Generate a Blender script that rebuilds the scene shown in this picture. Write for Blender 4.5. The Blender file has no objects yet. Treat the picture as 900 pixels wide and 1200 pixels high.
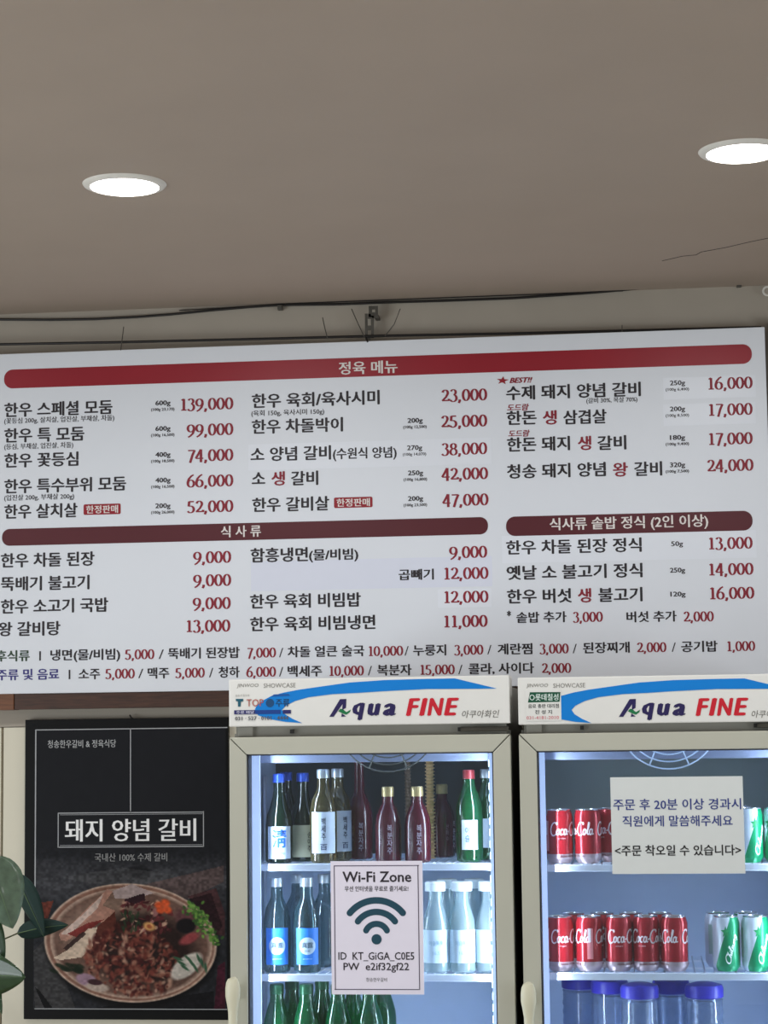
import bpy, bmesh, math, random
import numpy as np
from mathutils import Vector, Matrix
random.seed(7)
SC = bpy.context.scene
COL = SC.collection
# ------------------------------------------------------------------ camera
F, PITCH, ROLL, YAW, CAMZ = 2434.6, .10542, -.01271, -.12188, 1.7
fw = Vector((math.sin(YAW)*math.cos(PITCH), math.cos(YAW)*math.cos(PITCH), math.sin(PITCH)))
_r = fw.cross(Vector((0, 0, 1))).normalized(); _u = _r.cross(fw)
CR = math.cos(ROLL)*_r + math.sin(ROLL)*_u
CU = -math.sin(ROLL)*_r + math.cos(ROLL)*_u
cam = bpy.data.cameras.new('camera'); camo = bpy.data.objects.new('camera', cam); COL.objects.link(camo)
M = Matrix((CR, CU, -fw)).transposed().to_4x4(); M.translation = (0, 0, CAMZ)
camo.matrix_world = M
cam.sensor_fit = 'VERTICAL'; cam.sensor_height = 24; cam.lens = F*24/1200; cam.clip_start = .05
SC.camera = camo
# ------------------------------------------------------------------ view, world, room lights
SC.view_settings.view_transform = 'Standard'; SC.view_settings.look = 'None'
SC.view_settings.gamma = 1; SC.view_settings.use_curve_mapping = False
SC.view_settings.exposure = 0.0
WORLD = (.90, .97, 1.0); WORLD_S = .32
w = bpy.data.worlds.new('world'); SC.world = w; w.use_nodes = True
w.node_tree.nodes['Background'].inputs[0].default_value = (*WORLD, 1)
w.node_tree.nodes['Background'].inputs[1].default_value = WORLD_S
CEIL = 2.822; WALLY = 5.30
def area_light(name, loc, rot, sx, sy, power, col=(1, 1, 1), parent=None, spread=180):
    l = bpy.data.lights.new(name, 'AREA'); l.shape = 'RECTANGLE'; l.size = sx; l.size_y = sy
    l.energy = power; l.color = col; l.spread = math.radians(spread)
    o = bpy.data.objects.new(name, l); COL.objects.link(o); o.location = loc; o.rotation_euler = rot
    if parent: o.parent = parent
    return o
# the room's other ceiling lamps, behind and beside the camera
for i, (x, y) in enumerate([(-2.3, 1.4), (-.9, 1.4), (.5, 1.4), (1.9, 1.4), (-2.3, -1.3), (-.9, -1.3), (.5, -1.3), (1.9, -1.3), (-2.2, 4.05), (1.5, 4.0)]):
    area_light('room_lamp', (x, y, CEIL-.02), (0, 0, 0), .14, .14, 3.6, (.97, .98, 1))
# daylight fill added at both sides, clear of the door glass reflection; no windows built
area_light('side_fill', (-3.9, 1.9, 1.0), (0, math.radians(-90), 0), 1.5, 3.0, 95, (.9, .96, 1))
area_light('side_fill', (3.9, 1.4, 1.0), (0, math.radians(90), 0), 1.5, 3.0, 60, (.9, .96, 1))

# ------------------------------------------------------------------ helpers
def ray(px, py): return fw + CR*((px-450)/F) + CU*((600-py)/F)
def at(px, py, Y):
    d = ray(px, py); return Vector((0, 0, CAMZ)) + d*(Y/d.y)
def atz(px, py, z):
    d = ray(px, py); return Vector((0, 0, CAMZ)) + d*((z-CAMZ)/d.z)
def lin(c):
    return tuple(((v/255)/12.92 if v/255 <= .04045 else ((v/255+.055)/1.055)**2.4) for v in c)
def tag(o, label=None, cat=None, group=None, kind=None):
    if label: o['label'] = label
    if cat: o['category'] = cat
    if group: o['group'] = group
    if kind: o['kind'] = kind
    return o
def mat(name, rgb, rough=.5, metal=0, var=.04, scale=30, bump=.0, trans=0, emit=None, es=0, coat=0, stretch=(1, 1, 1)):
    m = bpy.data.materials.new(name); m.use_nodes = True; nt = m.node_tree; N = nt.nodes; L = nt.links
    b = N['Principled BSDF']; b.inputs['Roughness'].default_value = rough; b.inputs['Metallic'].default_value = metal
    c = lin(rgb)
    tc = N.new('ShaderNodeTexCoord'); mp = N.new('ShaderNodeMapping'); mp.inputs['Scale'].default_value = stretch
    L.new(tc.outputs['Object'], mp.inputs[0])
    nz = N.new('ShaderNodeTexNoise'); nz.inputs['Scale'].default_value = scale; nz.inputs['Detail'].default_value = 3
    L.new(mp.outputs[0], nz.inputs['Vector'])
    rp = N.new('ShaderNodeValToRGB')
    rp.color_ramp.elements[0].position = .3; rp.color_ramp.elements[1].position = .7
    rp.color_ramp.elements[0].color = (*[max(0, v*(1-var)) for v in c], 1)
    rp.color_ramp.elements[1].color = (*[min(1, v*(1+var)) for v in c], 1)
    L.new(nz.outputs[0], rp.inputs[0]); L.new(rp.outputs[0], b.inputs['Base Color'])
    if bump:
        bp = N.new('ShaderNodeBump'); bp.inputs['Strength'].default_value = bump; bp.inputs['Distance'].default_value = .002
        L.new(nz.outputs[0], bp.inputs['Height']); L.new(bp.outputs[0], b.inputs['Normal'])
    if trans: b.inputs['Transmission Weight'].default_value = trans
    if coat: b.inputs['Coat Weight'].default_value = coat
    if emit:
        b.inputs['Emission Color'].default_value = (*lin(emit), 1); b.inputs['Emission Strength'].default_value = es
    return m
def glass_mat(name, rgb, gloss=.12, body=.0, bodyrgb=None, rough=.03):
    """thin coloured glass: tinted pass-through, a sharp reflection, some body colour"""
    m = bpy.data.materials.new(name); m.use_nodes = True; nt = m.node_tree; N = nt.nodes; L = nt.links
    N.remove(N['Principled BSDF']); out = N['Material Output']
    t = N.new('ShaderNodeBsdfTransparent'); t.inputs[0].default_value = (*lin(rgb), 1)
    g = N.new('ShaderNodeBsdfGlossy'); g.inputs['Roughness'].default_value = rough; g.inputs[0].default_value = (1, 1, 1, 1)
    d = N.new('ShaderNodeBsdfDiffuse'); d.inputs[0].default_value = (*lin(bodyrgb or rgb), 1)
    m1 = N.new('ShaderNodeMixShader'); m1.inputs[0].default_value = body
    L.new(t.outputs[0], m1.inputs[1]); L.new(d.outputs[0], m1.inputs[2])
    lw = N.new('ShaderNodeLayerWeight'); lw.inputs[0].default_value = .35
    mu = N.new('ShaderNodeMath'); mu.operation = 'MULTIPLY_ADD'; mu.inputs[1].default_value = .55; mu.inputs[2].default_value = gloss
    mu.use_clamp = True
    L.new(lw.outputs['Fresnel'], mu.inputs[0])
    m2 = N.new('ShaderNodeMixShader'); L.new(mu.outputs[0], m2.inputs[0])
    L.new(m1.outputs[0], m2.inputs[1]); L.new(g.outputs[0], m2.inputs[2]); L.new(m2.outputs[0], out.inputs[0])
    return m
class MB:
    def __init__(s): s.v = []; s.f = []; s.smooth = False
    def add(s, v, f):
        n = len(s.v); s.v += [tuple(p) for p in v]; s.f += [tuple(i+n for i in q) for q in f]; return s
    def box(s, a, b):
        x0, y0, z0 = a; x1, y1, z1 = b
        return s.add([(x0,y0,z0),(x1,y0,z0),(x1,y1,z0),(x0,y1,z0),(x0,y0,z1),(x1,y0,z1),(x1,y1,z1),(x0,y1,z1)],
                     [(0,3,2,1),(4,5,6,7),(0,1,5,4),(1,2,6,5),(2,3,7,6),(3,0,4,7)])
    def prism(s, pts, y0, y1):
        """outline in x,z extruded along y (y0 = front)"""
        n = len(pts)
        ar = sum(pts[i][0]*pts[(i+1) % n][1]-pts[(i+1) % n][0]*pts[i][1] for i in range(n))
        if ar < 0: pts = pts[::-1]
        v = [(x, y0, z) for x, z in pts]+[(x, y1, z) for x, z in pts]
        f = [tuple(range(n)), tuple(range(2*n-1, n-1, -1))]+[(i, n+i, n+(i+1) % n, (i+1) % n) for i in range(n)]
        return s.add(v, f)
    def lathe(s, prof, n=28, c=(0, 0, 0)):
        v = []; f = []
        for r, z in prof:
            for k in range(n):
                a = 2*math.pi*k/n; v.append((c[0]+r*math.cos(a), c[1]+r*math.sin(a), c[2]+z))
        for i in range(len(prof)-1):
            for k in range(n):
                k2 = (k+1) % n; f.append((i*n+k, i*n+k2, (i+1)*n+k2, (i+1)*n+k))
        if prof[0][0] > 1e-5: f.append(tuple(range(n-1, -1, -1)))
        if prof[-1][0] > 1e-5: f.append(tuple((len(prof)-1)*n+k for k in range(n)))
        s.smooth = True
        return s.add(v, f)
    def tube(s, pts, r, n=8):
        pts = [Vector(p) for p in pts]; v = []; f = []
        for i, p in enumerate(pts):
            t = (pts[min(i+1, len(pts)-1)]-pts[max(i-1, 0)]).normalized()
            a = t.cross(Vector((0, 0, 1)) if abs(t.z) < .9 else Vector((1, 0, 0))).normalized(); b = t.cross(a)
            rr = r[i] if isinstance(r, (list, tuple)) else r
            for k in range(n):
                an = 2*math.pi*k/n; v.append(p+a*math.cos(an)*rr+b*math.sin(an)*rr)
        for i in range(len(pts)-1):
            for k in range(n):
                k2 = (k+1) % n; f.append((i*n+k, (i+1)*n+k, (i+1)*n+k2, i*n+k2))
        f.append(tuple(range(n))); f.append(tuple((len(pts)-1)*n+k for k in range(n-1, -1, -1)))
        s.smooth = True
        return s.add(v, f)
    def torus(s, c, R, r, axis='y', n=40, m=8):
        v = []; f = []
        for i in range(n):
            a = 2*math.pi*i/n
            for j in range(m):
                b = 2*math.pi*j/m; q = R+r*math.cos(b); h = r*math.sin(b)
                p = (q*math.cos(a), h, q*math.sin(a)) if axis == 'y' else (q*math.cos(a), q*math.sin(a), h)
                v.append((c[0]+p[0], c[1]+p[1], c[2]+p[2]))
        for i in range(n):
            for j in range(m):
                f.append((i*m+j, i*m+(j+1) % m, ((i+1) % n)*m+(j+1) % m, ((i+1) % n)*m+j))
        s.smooth = True
        return s.add(v, f)
    def build(s, name, m, parent=None, loc=(0, 0, 0), world=True, bevel=0, smooth=None):
        """verts in world coordinates; parent's location is taken off; own origin at loc"""
        me = bpy.data.meshes.new(name)
        off = Vector(loc)
        me.from_pydata([tuple(Vector(p)-off) for p in s.v] if world else s.v, [], s.f)
        bm = bmesh.new(); bm.from_mesh(me)
        bmesh.ops.recalc_face_normals(bm, faces=bm.faces)
        if bevel:
            bmesh.ops.bevel(bm, geom=[e for e in bm.edges if e.calc_face_angle(0) > .5], offset=bevel, segments=2, affect='EDGES', profile=.7)
        bm.to_mesh(me); bm.free()
        if (s.smooth if smooth is None else smooth):
            for p in me.polygons: p.use_smooth = True
            try: me.set_sharp_from_angle(angle=.6)
            except Exception: pass
        me.materials.append(m)
        o = bpy.data.objects.new(name, me); COL.objects.link(o)
        if parent:
            o.parent = parent
            o.location = off-WL[parent.as_pointer()] if world else Vector(loc)
            WL[o.as_pointer()] = off if world else WL.get(parent.as_pointer(), Vector())+Vector(loc)
        else: o.location = off; WL[o.as_pointer()] = off
        return o
WL = {}
def empty(name, loc, label, cat, group=None):
    o = bpy.data.objects.new(name, None); COL.objects.link(o); o.location = loc; o.empty_display_size = .05
    WL[o.as_pointer()] = Vector(loc)
    return tag(o, label, cat, group)
def copy_tree(o, parent=None):
    c = o.copy(); COL.objects.link(c)
    if parent: c.parent = parent
    for ch in list(o.children): copy_tree(ch, c)
    return c
# ---- lettering
_cache = {}; _split = {}
def glyphs(s, bold=0.0, fat=0.0):
    key = (s, bold, fat)
    if key in _cache: return _cache[key]
    c = bpy.data.curves.new('lettering', 'FONT'); c.body = s; c.resolution_u = 2
    o = bpy.data.objects.new('lettering', c)
    me = bpy.data.meshes.new_from_object(o)
    v = [(p.co.x, p.co.y) for p in me.vertices]; f = [tuple(q.vertices) for q in me.polygons]
    bpy.data.objects.remove(o); bpy.data.meshes.remove(me); bpy.data.curves.remove(c)
    sh = [(-fat-bold, 0), (fat+bold, 0)] if fat+bold else []
    if bold > 0: sh += [(0, bold*.8), (0, -bold*.8)]
    if bold < 0: sh = []
    if sh:                                    # heavier uprights, thinner level strokes, as in a brush serif
        n = len(v); _split[key] = n
        v, f = [(x+a, y+b) for a, b in sh for x, y in v], [tuple(i+n*k for i in q) for k in range(len(sh)) for q in f]
    _cache[key] = (v, f); return v, f
def _stroke(pts, wv=.082, wh=.032):
    v = []; f = []; P = [Vector(p) for p in pts]
    for i, p in enumerate(P):
        t = (P[min(i+1, len(P)-1)]-P[max(i-1, 0)]).normalized(); n = Vector((-t.y, t.x))
        h = wh+(wv-wh)*abs(t.y)**1.4
        v += [p+n*h, p-n*h]
    for i in range(len(P)-1): f.append((2*i, 2*i+1, 2*i+3, 2*i+2))
    return [tuple(q) for q in v], f
def _arc(cx, cy, rx, ry, a0, a1, n=14):
    return [(cx+rx*math.cos(math.radians(a0+(a1-a0)*i/n)), cy+ry*math.sin(math.radians(a0+(a1-a0)*i/n))) for i in range(n+1)]
_D = {
 '0': ([_arc(.27, .46, .2, .44, 0, 360, 22)], .55),
 '1': ([[(.27, 0), (.27, .92)], [(.27, .92), (.12, .82)], [(.1, .02), (.44, .02)], [(.1, .05), (.44, .05)]], .5),
 '2': ([_arc(.25, .68, .17, .23, 170, -30, 10)+[(.3, .35), (.05, .05)], [(.05, .05), (.48, .05)], [(.05, .09), (.48, .09)], [(.48, .03), (.5, .2)]], .55),
 '3': ([_arc(.23, .72, .16, .2, 160, -80, 10), _arc(.22, .24, .21, .28, 85, -150, 12)], .52),
 '4': ([[(.36, .95), (.2, .58), (.03, .24)], [(.03, .22), (.52, .22)], [(.03, .25), (.52, .25)], [(.37, .95), (.37, -.08)]], .56),
 '5': ([[(.13, .9), (.44, .9)], [(.13, .86), (.44, .86)], [(.13, .9), (.1, .5)], _arc(.22, .26, .21, .27, 115, -150, 12)], .54),
 '6': ([[(.45, .98), (.3, .88), (.14, .66), (.07, .4), (.07, .27)], _arc(.27, .28, .2, .28, 0, 360, 18)], .56),
 '7': ([[(.05, .9), (.48, .9)], [(.05, .86), (.48, .86)], [(.48, .9), (.33, .5), (.18, -.1)]], .52),
 '9': ([[(.09, -.1), (.24, 0), (.4, .2), (.47, .45), (.47, .6)], _arc(.27, .6, .2, .28, 0, 360, 18)], .56),
 ',': ([[(.12, .08), (.12, .0), (.06, -.16)], [(.12, -.03), (.12, .12)]], .27),
 '8': ([_arc(.27, .7, .16, .2, 0, 360, 16), _arc(.27, .24, .2, .25, 0, 360, 16)], .55)}
LAY = []
def digits(s):
    v = []; f = []; x = 0; lay = []
    for ch in s:
        st, adv = _D[ch]
        for qi, q in enumerate(st):
            a, b = _stroke(q); n = len(v); lay += [qi]*len(a)
            v += [(p[0]+x, p[1]) for p in a]; f += [tuple(i+n for i in t) for t in b]
        x += adv
    LAY.append(lay); return v, f
INK = {}
def ink(rgb):
    if rgb not in INK: INK[rgb] = mat('ink_%d' % len(INK), rgb, .5, var=.02)
    return INK[rgb]
def put_text(parent, name, s, x0, x1, yc, h, Y, col, mode='k', bold=.012, fat=.012, shear=0, eps=.0006, ends=None):
    """s fitted between two points of the plane y=Y. mode k: Korean (h = full glyph height), d: serif digits, b: bounding box"""
    if mode == 'd': v, f = digits(s)
    else: v, f = glyphs(s, bold, fat)
    if shear: v = [(x+y*shear, y) for x, y in v]
    xs = [p[0] for p in v]; ys = [p[1] for p in v]; a, b = min(xs), max(xs)
    A = at(x0, yc, Y); B = at(x1, yc, Y); sx = (B.x-A.x)/(b-a)
    zc = at((x0+x1)/2, yc, Y).z; hm = h*(at(x0, yc-1, Y).z-at(x0, yc, Y).z)
    if mode == 'k':
        g = glyphs('한')[0]; lo, hi = min(p[1] for p in g), max(p[1] for p in g)
    elif mode == 'd': lo, hi = 0, .92
    else: lo, hi = min(ys), max(ys)
    sy = hm/(hi-lo); mid = (lo+hi)/2
    lay = [0]*len(v)
    if mode == 'd': lay = LAY[-1]
    elif (s, bold, fat) in _split: n_ = _split[(s, bold, fat)]; lay = [i//n_ for i in range(len(v))]
    mb = MB(); mb.add([(A.x+(x-a)*sx, Y-eps-lay[i]*.00007, zc+(y-mid)*sy) for i, (x, y) in enumerate(v)], f)
    return mb.build(name, ink(col), parent, loc=(A.x, Y-eps, zc), smooth=False)
def flat_poly(parent, name, pts, Y, m, eps=.0004, thick=.0003, px=True, loc=None):
    P = [at(x, y, Y) for x, y in pts] if px else [Vector((x, Y, z)) for x, z in pts]
    mb = MB(); mb.prism([(p.x, p.z) for p in P], Y-eps-thick, Y-eps)
    return mb.build(name, m, parent, loc=(P[0].x, Y-eps, P[0].z), smooth=False)
def rect_px(x0, y0, x1, y1, Y):
    """an upright rectangle of the plane through two of its points"""
    A = at(x0, y0, Y); B = at(x1, y1, Y); return [(A.x, A.z), (B.x, A.z), (B.x, B.z), (A.x, B.z)]
def round_rect(x0, z0, x1, z1, r, n=7):
    o = []
    for cx, cz, a in ((x1-r, z1-r, 0), (x0+r, z1-r, 90), (x0+r, z0+r, 180), (x1-r, z0+r, 270)):
        o += [(cx+r*math.cos(math.radians(a+90*i/n)), cz+r*math.sin(math.radians(a+90*i/n))) for i in range(n+1)]
    return o

# ------------------------------------------------------------------ materials
M_ceil = mat('ceiling_paint', (174, 158, 144), .7, var=.03, scale=3, bump=.1)
M_wallhi = mat('wall_paint', (172, 163, 150), .7, var=.04, scale=5, bump=.1)
M_floor = mat('floor_tile', (150, 140, 125), .4, var=.1, scale=2)
M_board = mat('menu_sheet', (230, 234, 241), .42, var=.012, scale=4)
M_wood = mat('brown_wood', (66, 38, 24), .45, var=.35, scale=22, stretch=(1, 1, 12))
M_wood2 = mat('lighter_wood', (112, 70, 44), .5, var=.25, scale=22, stretch=(1, 1, 12))
M_cream = mat('cream_panel', (226, 220, 200), .55, var=.02, scale=4)
M_black = mat('black_frame', (14, 14, 15), .4, var=.1); M_black.node_tree.nodes['Principled BSDF'].inputs['Specular IOR Level'].default_value = .15
M_cable = mat('black_cable', (24, 21, 20), .5)
M_steel = mat('grey_steel', (96, 94, 88), .45, .6, var=.1)
M_door = mat('door_plastic', (190, 189, 174), .45, var=.015, scale=8)
M_sign = mat('sign_white', (232, 231, 226), .35, var=.01)
M_body = mat('cabinet_grey', (150, 148, 140), .5, var=.03)
M_dark = mat('dark_side', (44, 43, 40), .5, var=.05)
M_liner = mat('liner_white', (206, 218, 240), .45, var=.02)
M_tray = mat('tray_grey', (142, 148, 172), .5, var=.02)
M_shelf = mat('shelf_white', (226, 230, 246), .4, var=.01)
M_gasket = mat('gasket', (52, 54, 62), .6)
M_glass = glass_mat('door_glass', (238, 244, 246), gloss=.012, rough=.0)
M_handle = mat('handle_ivory', (222, 218, 192), .4, var=.01)
M_led = mat('led_tube', (255, 255, 255), .5, emit=(168, 190, 246), es=1.0)
M_bead = mat('led_bead', (255, 255, 255), .5, emit=(205, 232, 255), es=7)

# ------------------------------------------------------------------ the setting
def structure(name, a, b, m):
    return tag(MB().box(a, b).build(name, m), kind='structure')
structure('floor', (-4, -4, -.1), (4, WALLY+.2, 0), M_floor)
ceil = structure('ceiling', (-4, -4, CEIL), (4, WALLY+.2, CEIL+.1), M_ceil)
structure('wall_back', (-4, WALLY, 0), (4, WALLY+.15, CEIL), M_wallhi)
tag(ceil, 'plain grey-beige ceiling with two round downlights')
# crack in the ceiling board
cr = [atz(x, y, CEIL) for x, y in ((776, 305.5), (800, 300), (816, 298.5), (822, 295), (850, 290), (880, 283), (905, 278))]
mb = MB(); mb.tube([(p.x, p.y, CEIL) for p in cr], .0012, 5); mb.build('crack', M_cable, ceil, loc=cr[0])
# timber strip under the menu board
zt, zb = at(100, 811, 5.27).z, at(100, 830.5, 5.27).z
xs = at(17, 820, 5.25).x
tag(MB().box((xs, 5.25, zb), (1.2, WALLY, zt+.02)).build('trim_1', M_wood, bevel=.002), 'dark brown timber strip under the menu board', kind='structure')
tag(MB().box((-2.6, 5.247, zb-.001), (xs-.001, WALLY, zt+.02)).build('trim_2', M_wood2, bevel=.002), 'lighter brown timber strip end at the left', kind='structure')
# cream wall panels below, a groove between them and a top moulding
x_gr = at(1.5, 1000, 5.285).x
structure('trim_3', (x_gr+.004, 5.286, .1), (1.3, WALLY, zb-.046), M_cream)
structure('trim_4', (-2.6, 5.286, .1), (x_gr-.003, WALLY, zb-.046), M_cream)
structure('trim_5', (-2.6, 5.292, zb-.044), (1.3, WALLY, zb), M_wallhi)

# ------------------------------------------------------------------ ceiling lights
M_trim = mat('lamp_trim', (238, 234, 226), .4)
M_diff = mat('lamp_diffuser', (255, 255, 255), .5, emit=(255, 252, 244), es=9)
lamp_xy = [atz(146, 216, CEIL), atz(870, 176.5, CEIL)]
def downlight(p, label):
    t = empty('ceiling_light', (p.x, p.y, CEIL), label, 'ceiling light', 'round ceiling downlights')
    MB().lathe([(.070, -.001), (.0705, -.007), (.077, -.006), (.084, -.003), (.086, 0), (.070, 0)], 48, t.location).build('trim_ring', M_trim, t, loc=t.location)
    MB().lathe([(.0699, -.003), (.066, -.007), (.052, -.0115), (.03, -.0135), (0, -.014)], 48, t.location).build('diffuser', M_diff, t, loc=t.location)
    area_light('lamp_glow', (0, 0, -.03), (0, 0, 0), .12, .12, 7.0, (.98, .98, 1), t)
downlight(lamp_xy[0], 'round recessed ceiling light, the left one, wholly in view')
downlight(lamp_xy[1], 'round recessed ceiling light at the right, cut by the photo edge')

# ------------------------------------------------------------------ cables and bracket above the board
YC = 5.293
pts = [at(x, y, YC) for x, y in ((-90, 376), (0, 374.5), (60, 374.8), (110, 374), (160, 371.5), (200, 368.5), (250, 363.5), (290, 360), (328, 357.5), (400, 356.5), (450, 354.5), (520, 352.5), (600, 349.5), (660, 345.5), (700, 342.5), (760, 337), (800, 333.5), (830, 331), (866, 330.3), (895, 328.5))]
cb = MB(); cb.tube(pts, .0032, 8)
cab = cb.build('cable', M_cable, loc=pts[0]); tag(cab, 'black cable running along the joint of wall and ceiling', 'cable')
pts = [at(x, y, YC) for x, y in ((210, 363.8), (260, 361), (300, 358.4), (328, 356), (400, 353.5), (470, 350), (560, 344.5), (570, 342.8), (640, 340), (700, 336.8), (730, 335))]
for p in pts: p.z = min(p.z, CEIL-.002)
tag(MB().tube(pts, .0014, 6).build('cable', M_cable, loc=pts[0]), 'thin dark line of the shadow gap along the ceiling joint above the thick cable', 'cable')  # dark tube drawn for the shadow in the wall and ceiling joint
for x, y in ((328, 359.5), (866, 332.5)):
    p = at(x, y, 5.287)
    MB().box((p.x-.006, 5.283, p.z-.008), (p.x+.006, WALLY, p.z+.004)).build('clip', M_steel, cab, loc=p, bevel=.001)
pts = [at(x, y, 5.262) for x, y in ((-90, 406), (0, 403.5), (142, 401), (300, 397.3), (450, 393.5), (600, 390.8), (700, 388.3), (892, 383.5))]
rod = tag(MB().tube(pts, .0036, 8).build('hanging_rod', M_cable, loc=pts[0]), 'dark thin rod behind the top edge of the menu board', 'rod')
# perforated steel hanger strap
q = at(435, 380, 5.27)
def bx(x0, y0, x1, y1, Y0=5.268, Y1=5.271):
    a = at(x0, y0, Y0); b = at(x1, y1, Y0); return (a.x, Y0, b.z), (b.x, Y1, a.z)
hb = MB()
for r in ((432, 358.5, 436, 371.5), (439.5, 358.5, 443, 372.5), (436, 358.5, 439.5, 362.5), (436, 366, 439.5, 372.5),
          (427.5, 367.5, 431, 398), (434.5, 370, 438.3, 396), (431, 367.5, 434.5, 373.5), (431, 381.5, 434.5, 387), (431, 395, 434.5, 398)):
    hb.box(*bx(*r))
hb.box(*bx(439, 369, 443.5, 372.5, 5.262, 5.30))
br = hb.build('steel_bracket', M_steel, loc=q); tag(br, 'perforated grey steel hanger bracket above the middle of the menu board', 'bracket')
MB().tube([at(429, 396, 5.255), at(431, 401, 5.245)], .0025, 6).build('screw', M_cable, br, loc=at(429, 396, 5.255))
for (a, b, c), lab in ((((145, 383), (143.5, 395), (141.5, 411)), 'short grey tie wire at the top left of the menu board'),
                  (((378, 372), (381, 386), (384, 397)), 'thin slack wire hanging left of the steel bracket'),
                  (((412, 362), (420, 380), (427, 395)), 'faint thin wire just left of the steel bracket'),
                  (((469, 362), (462, 380), (451, 394)), 'faint thin wire slanting right of the steel bracket'),
                  (((729, 381), (729, 384), (729, 389)), 'tiny tie at the right part of the board top')):
    P = [at(*a, 5.262), at(*b, 5.25), at(*c, 5.246)]
    tag(MB().tube(P, .0013, 5).build('tie_wire', M_steel, loc=P[0]), lab, 'wire')
P = at(899.5, 341, 5.28)
tag(MB().torus((P.x, P.y, P.z), .011, .0028).build('cable_ring', mat('ring_white', (225, 222, 214), .4), loc=P), 'white ring at the wall, top right edge', 'ring')

# ------------------------------------------------------------------ menu board
BY = 5.245
xR = at(896.3, 392, BY).x; zT = at(450, 399, BY).z; zB = at(150, 811, BY).z
board = MB().box((-1.76, BY, zB), (xR, BY+.035, zT)).build('menu_board', M_board, loc=(-.7, BY, zB), bevel=.002)
tag(board, 'long white menu board with red and dark red bands and prices', 'menu board')
tag(MB().box((xR+.012, 5.262, zB-.05), (xR+.045, WALLY, zT+.02)).build('conduit', M_dark, bevel=.003), 'dark upright channel at the right end of the menu board', 'channel')
M_band = mat('red_band', (150, 20, 38), .4, var=.04, scale=6)
M_band2 = mat('maroon_band', (86, 24, 34), .4, var=.04, scale=6)
M_patch = mat('price_patch', (234, 238, 246), .35, var=.005)
M_patch2 = mat('blank_patch', (226, 230, 244), .3, var=.005)
def band(x0, y0, x1, y1, ya, yb, m, name):
    """x range at mid height; y0/y1 top and bottom at x=ya pixel column"""
    A = at(ya, y0, BY); B = at(ya, y1, BY); X0 = at(x0, (y0+y1)/2, BY).x; X1 = at(x1, (y0+y1)/2, BY).x
    return flat_poly(board, name, round_rect(X0, B.z, X1, A.z, abs(A.z-B.z)*.46), BY, m, px=False)
band(5, 418.5, 881.5, 441, 437, 0, M_band, 'heading_band')
band(2.5, 613, 572, 633, 285, 0, M_band2, 'heading_band')
band(593, 602, 882, 625, 737, 0, M_band2, 'heading_band')
BK, RD, WH = (38, 32, 38), (140, 26, 46), (232, 226, 222)
def T(s, x0, x1, y, h=17, c=BK, name='menu_lettering', **k):
    k.setdefault('bold', .02 if h > 8 else .004); k.setdefault('fat', .012)
    return put_text(board, name, s, x0, x1, y-.4, h*.94, BY, c, **k)
def W(s, x0, x1, y, h=13): return put_text(board, 'heading_lettering', s, x0, x1, y, h, BY, WH, eps=.0012, bold=.012)
def Pz(s, x1, y, h=13.5, x0=None):
    n = digits(s)[0]; wd = max(p[0] for p in n)-min(p[0] for p in n)
    if x0 is None: x0 = x1-wd*h*(1.33 if h > 12 else 1.25)
    return put_text(board, 'price_lettering', s, x0, x1, y, h, BY, RD, mode='d')
def G(s, y, x0=182, x1=200, sub='(100g 22,000)'):
    put_text(board, 'weight_lettering', s, x0, x1, y, 7.5, BY, BK, mode='b', bold=.02, fat=.014)
    if sub: put_text(board, 'weight_lettering', sub, x0-5, x1+4.5, y+7.2, 4.4, BY, BK, mode='b', bold=.015, fat=.012)
def PATCH(x0, y0, x1, y1, m=None):
    flat_poly(board, 'paper_patch', rect_px(x0, y0, x1, y1, BY), BY, m or M_patch, px=False, eps=.00015, thick=.0003)
def BADGE(x0, y0, x1, y1):
    A = at(x0, y1, BY); B = at(x1, y0, BY)
    flat_poly(board, 'red_badge', round_rect(A.x, A.z, B.x, B.z, .004), BY, M_band, px=False, eps=.0003)
    put_text(board, 'badge_lettering', '한정판매', x0+3, x1-3, (y0+y1)/2, 9, BY, WH, eps=.001)
PATCH(291, 521, 576, 543.5); PATCH(777, 443, 886, 465); PATCH(777, 474, 886, 496); PATCH(588, 628, 887, 653.5)
PATCH(294, 658, 577, 687, M_patch2); PATCH(513, 690.5, 576, 711)
W('정육 메뉴', 397, 466, 430.5, 14.5); W('식 사 류', 259, 306, 622.5); W('식사류 솥밥 정식 (2인 이상)', 644, 830, 612, 14)
T('한우 스페셜 모둠', 5, 132, 479); T('(꽃등심 200g, 살치살, 업진살, 부채살, 차돌)', 5, 134, 491.7, 7); G('600g', 473, sub='(100g 23,170)'); Pz('139,000', 273.5, 473.5)
T('한우 특 모둠', 5, 99, 509.5); T('(등심, 부채살, 업진살, 차돌)', 5, 86, 522.7, 7); G('600g', 503, sub='(100g 16,500)'); Pz('99,000', 273.5, 503.5)
T('한우 꽃등심', 5, 92, 539); G('400g', 533.5, sub='(100g 18,500)'); Pz('74,000', 273.5, 533.5)
T('한우 특수부위 모둠', 5, 148, 568.5); T('(업진살 200g, 부채살 200g)', 5, 87, 582.7, 7); G('400g', 563.5, sub='(100g 16,500)'); Pz('66,000', 273.5, 563.5)
T('한우 살치살', 5, 91, 599); BADGE(98, 590, 141.5, 603.5); G('200g', 593.5, sub='(100g 26,000)'); Pz('52,000', 273.5, 593.5)
T('한우 육회/육사시미', 295, 445, 468); T('(육회 150g, 육사시미 150g)', 294.5, 380, 483.5, 7); Pz('23,000', 571, 463)
T('한우 차돌박이', 295, 402, 499); G('200g', 493.5, 477.5, 495.5, sub='(100g 12,500)'); Pz('25,000', 571, 493.5)
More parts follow.
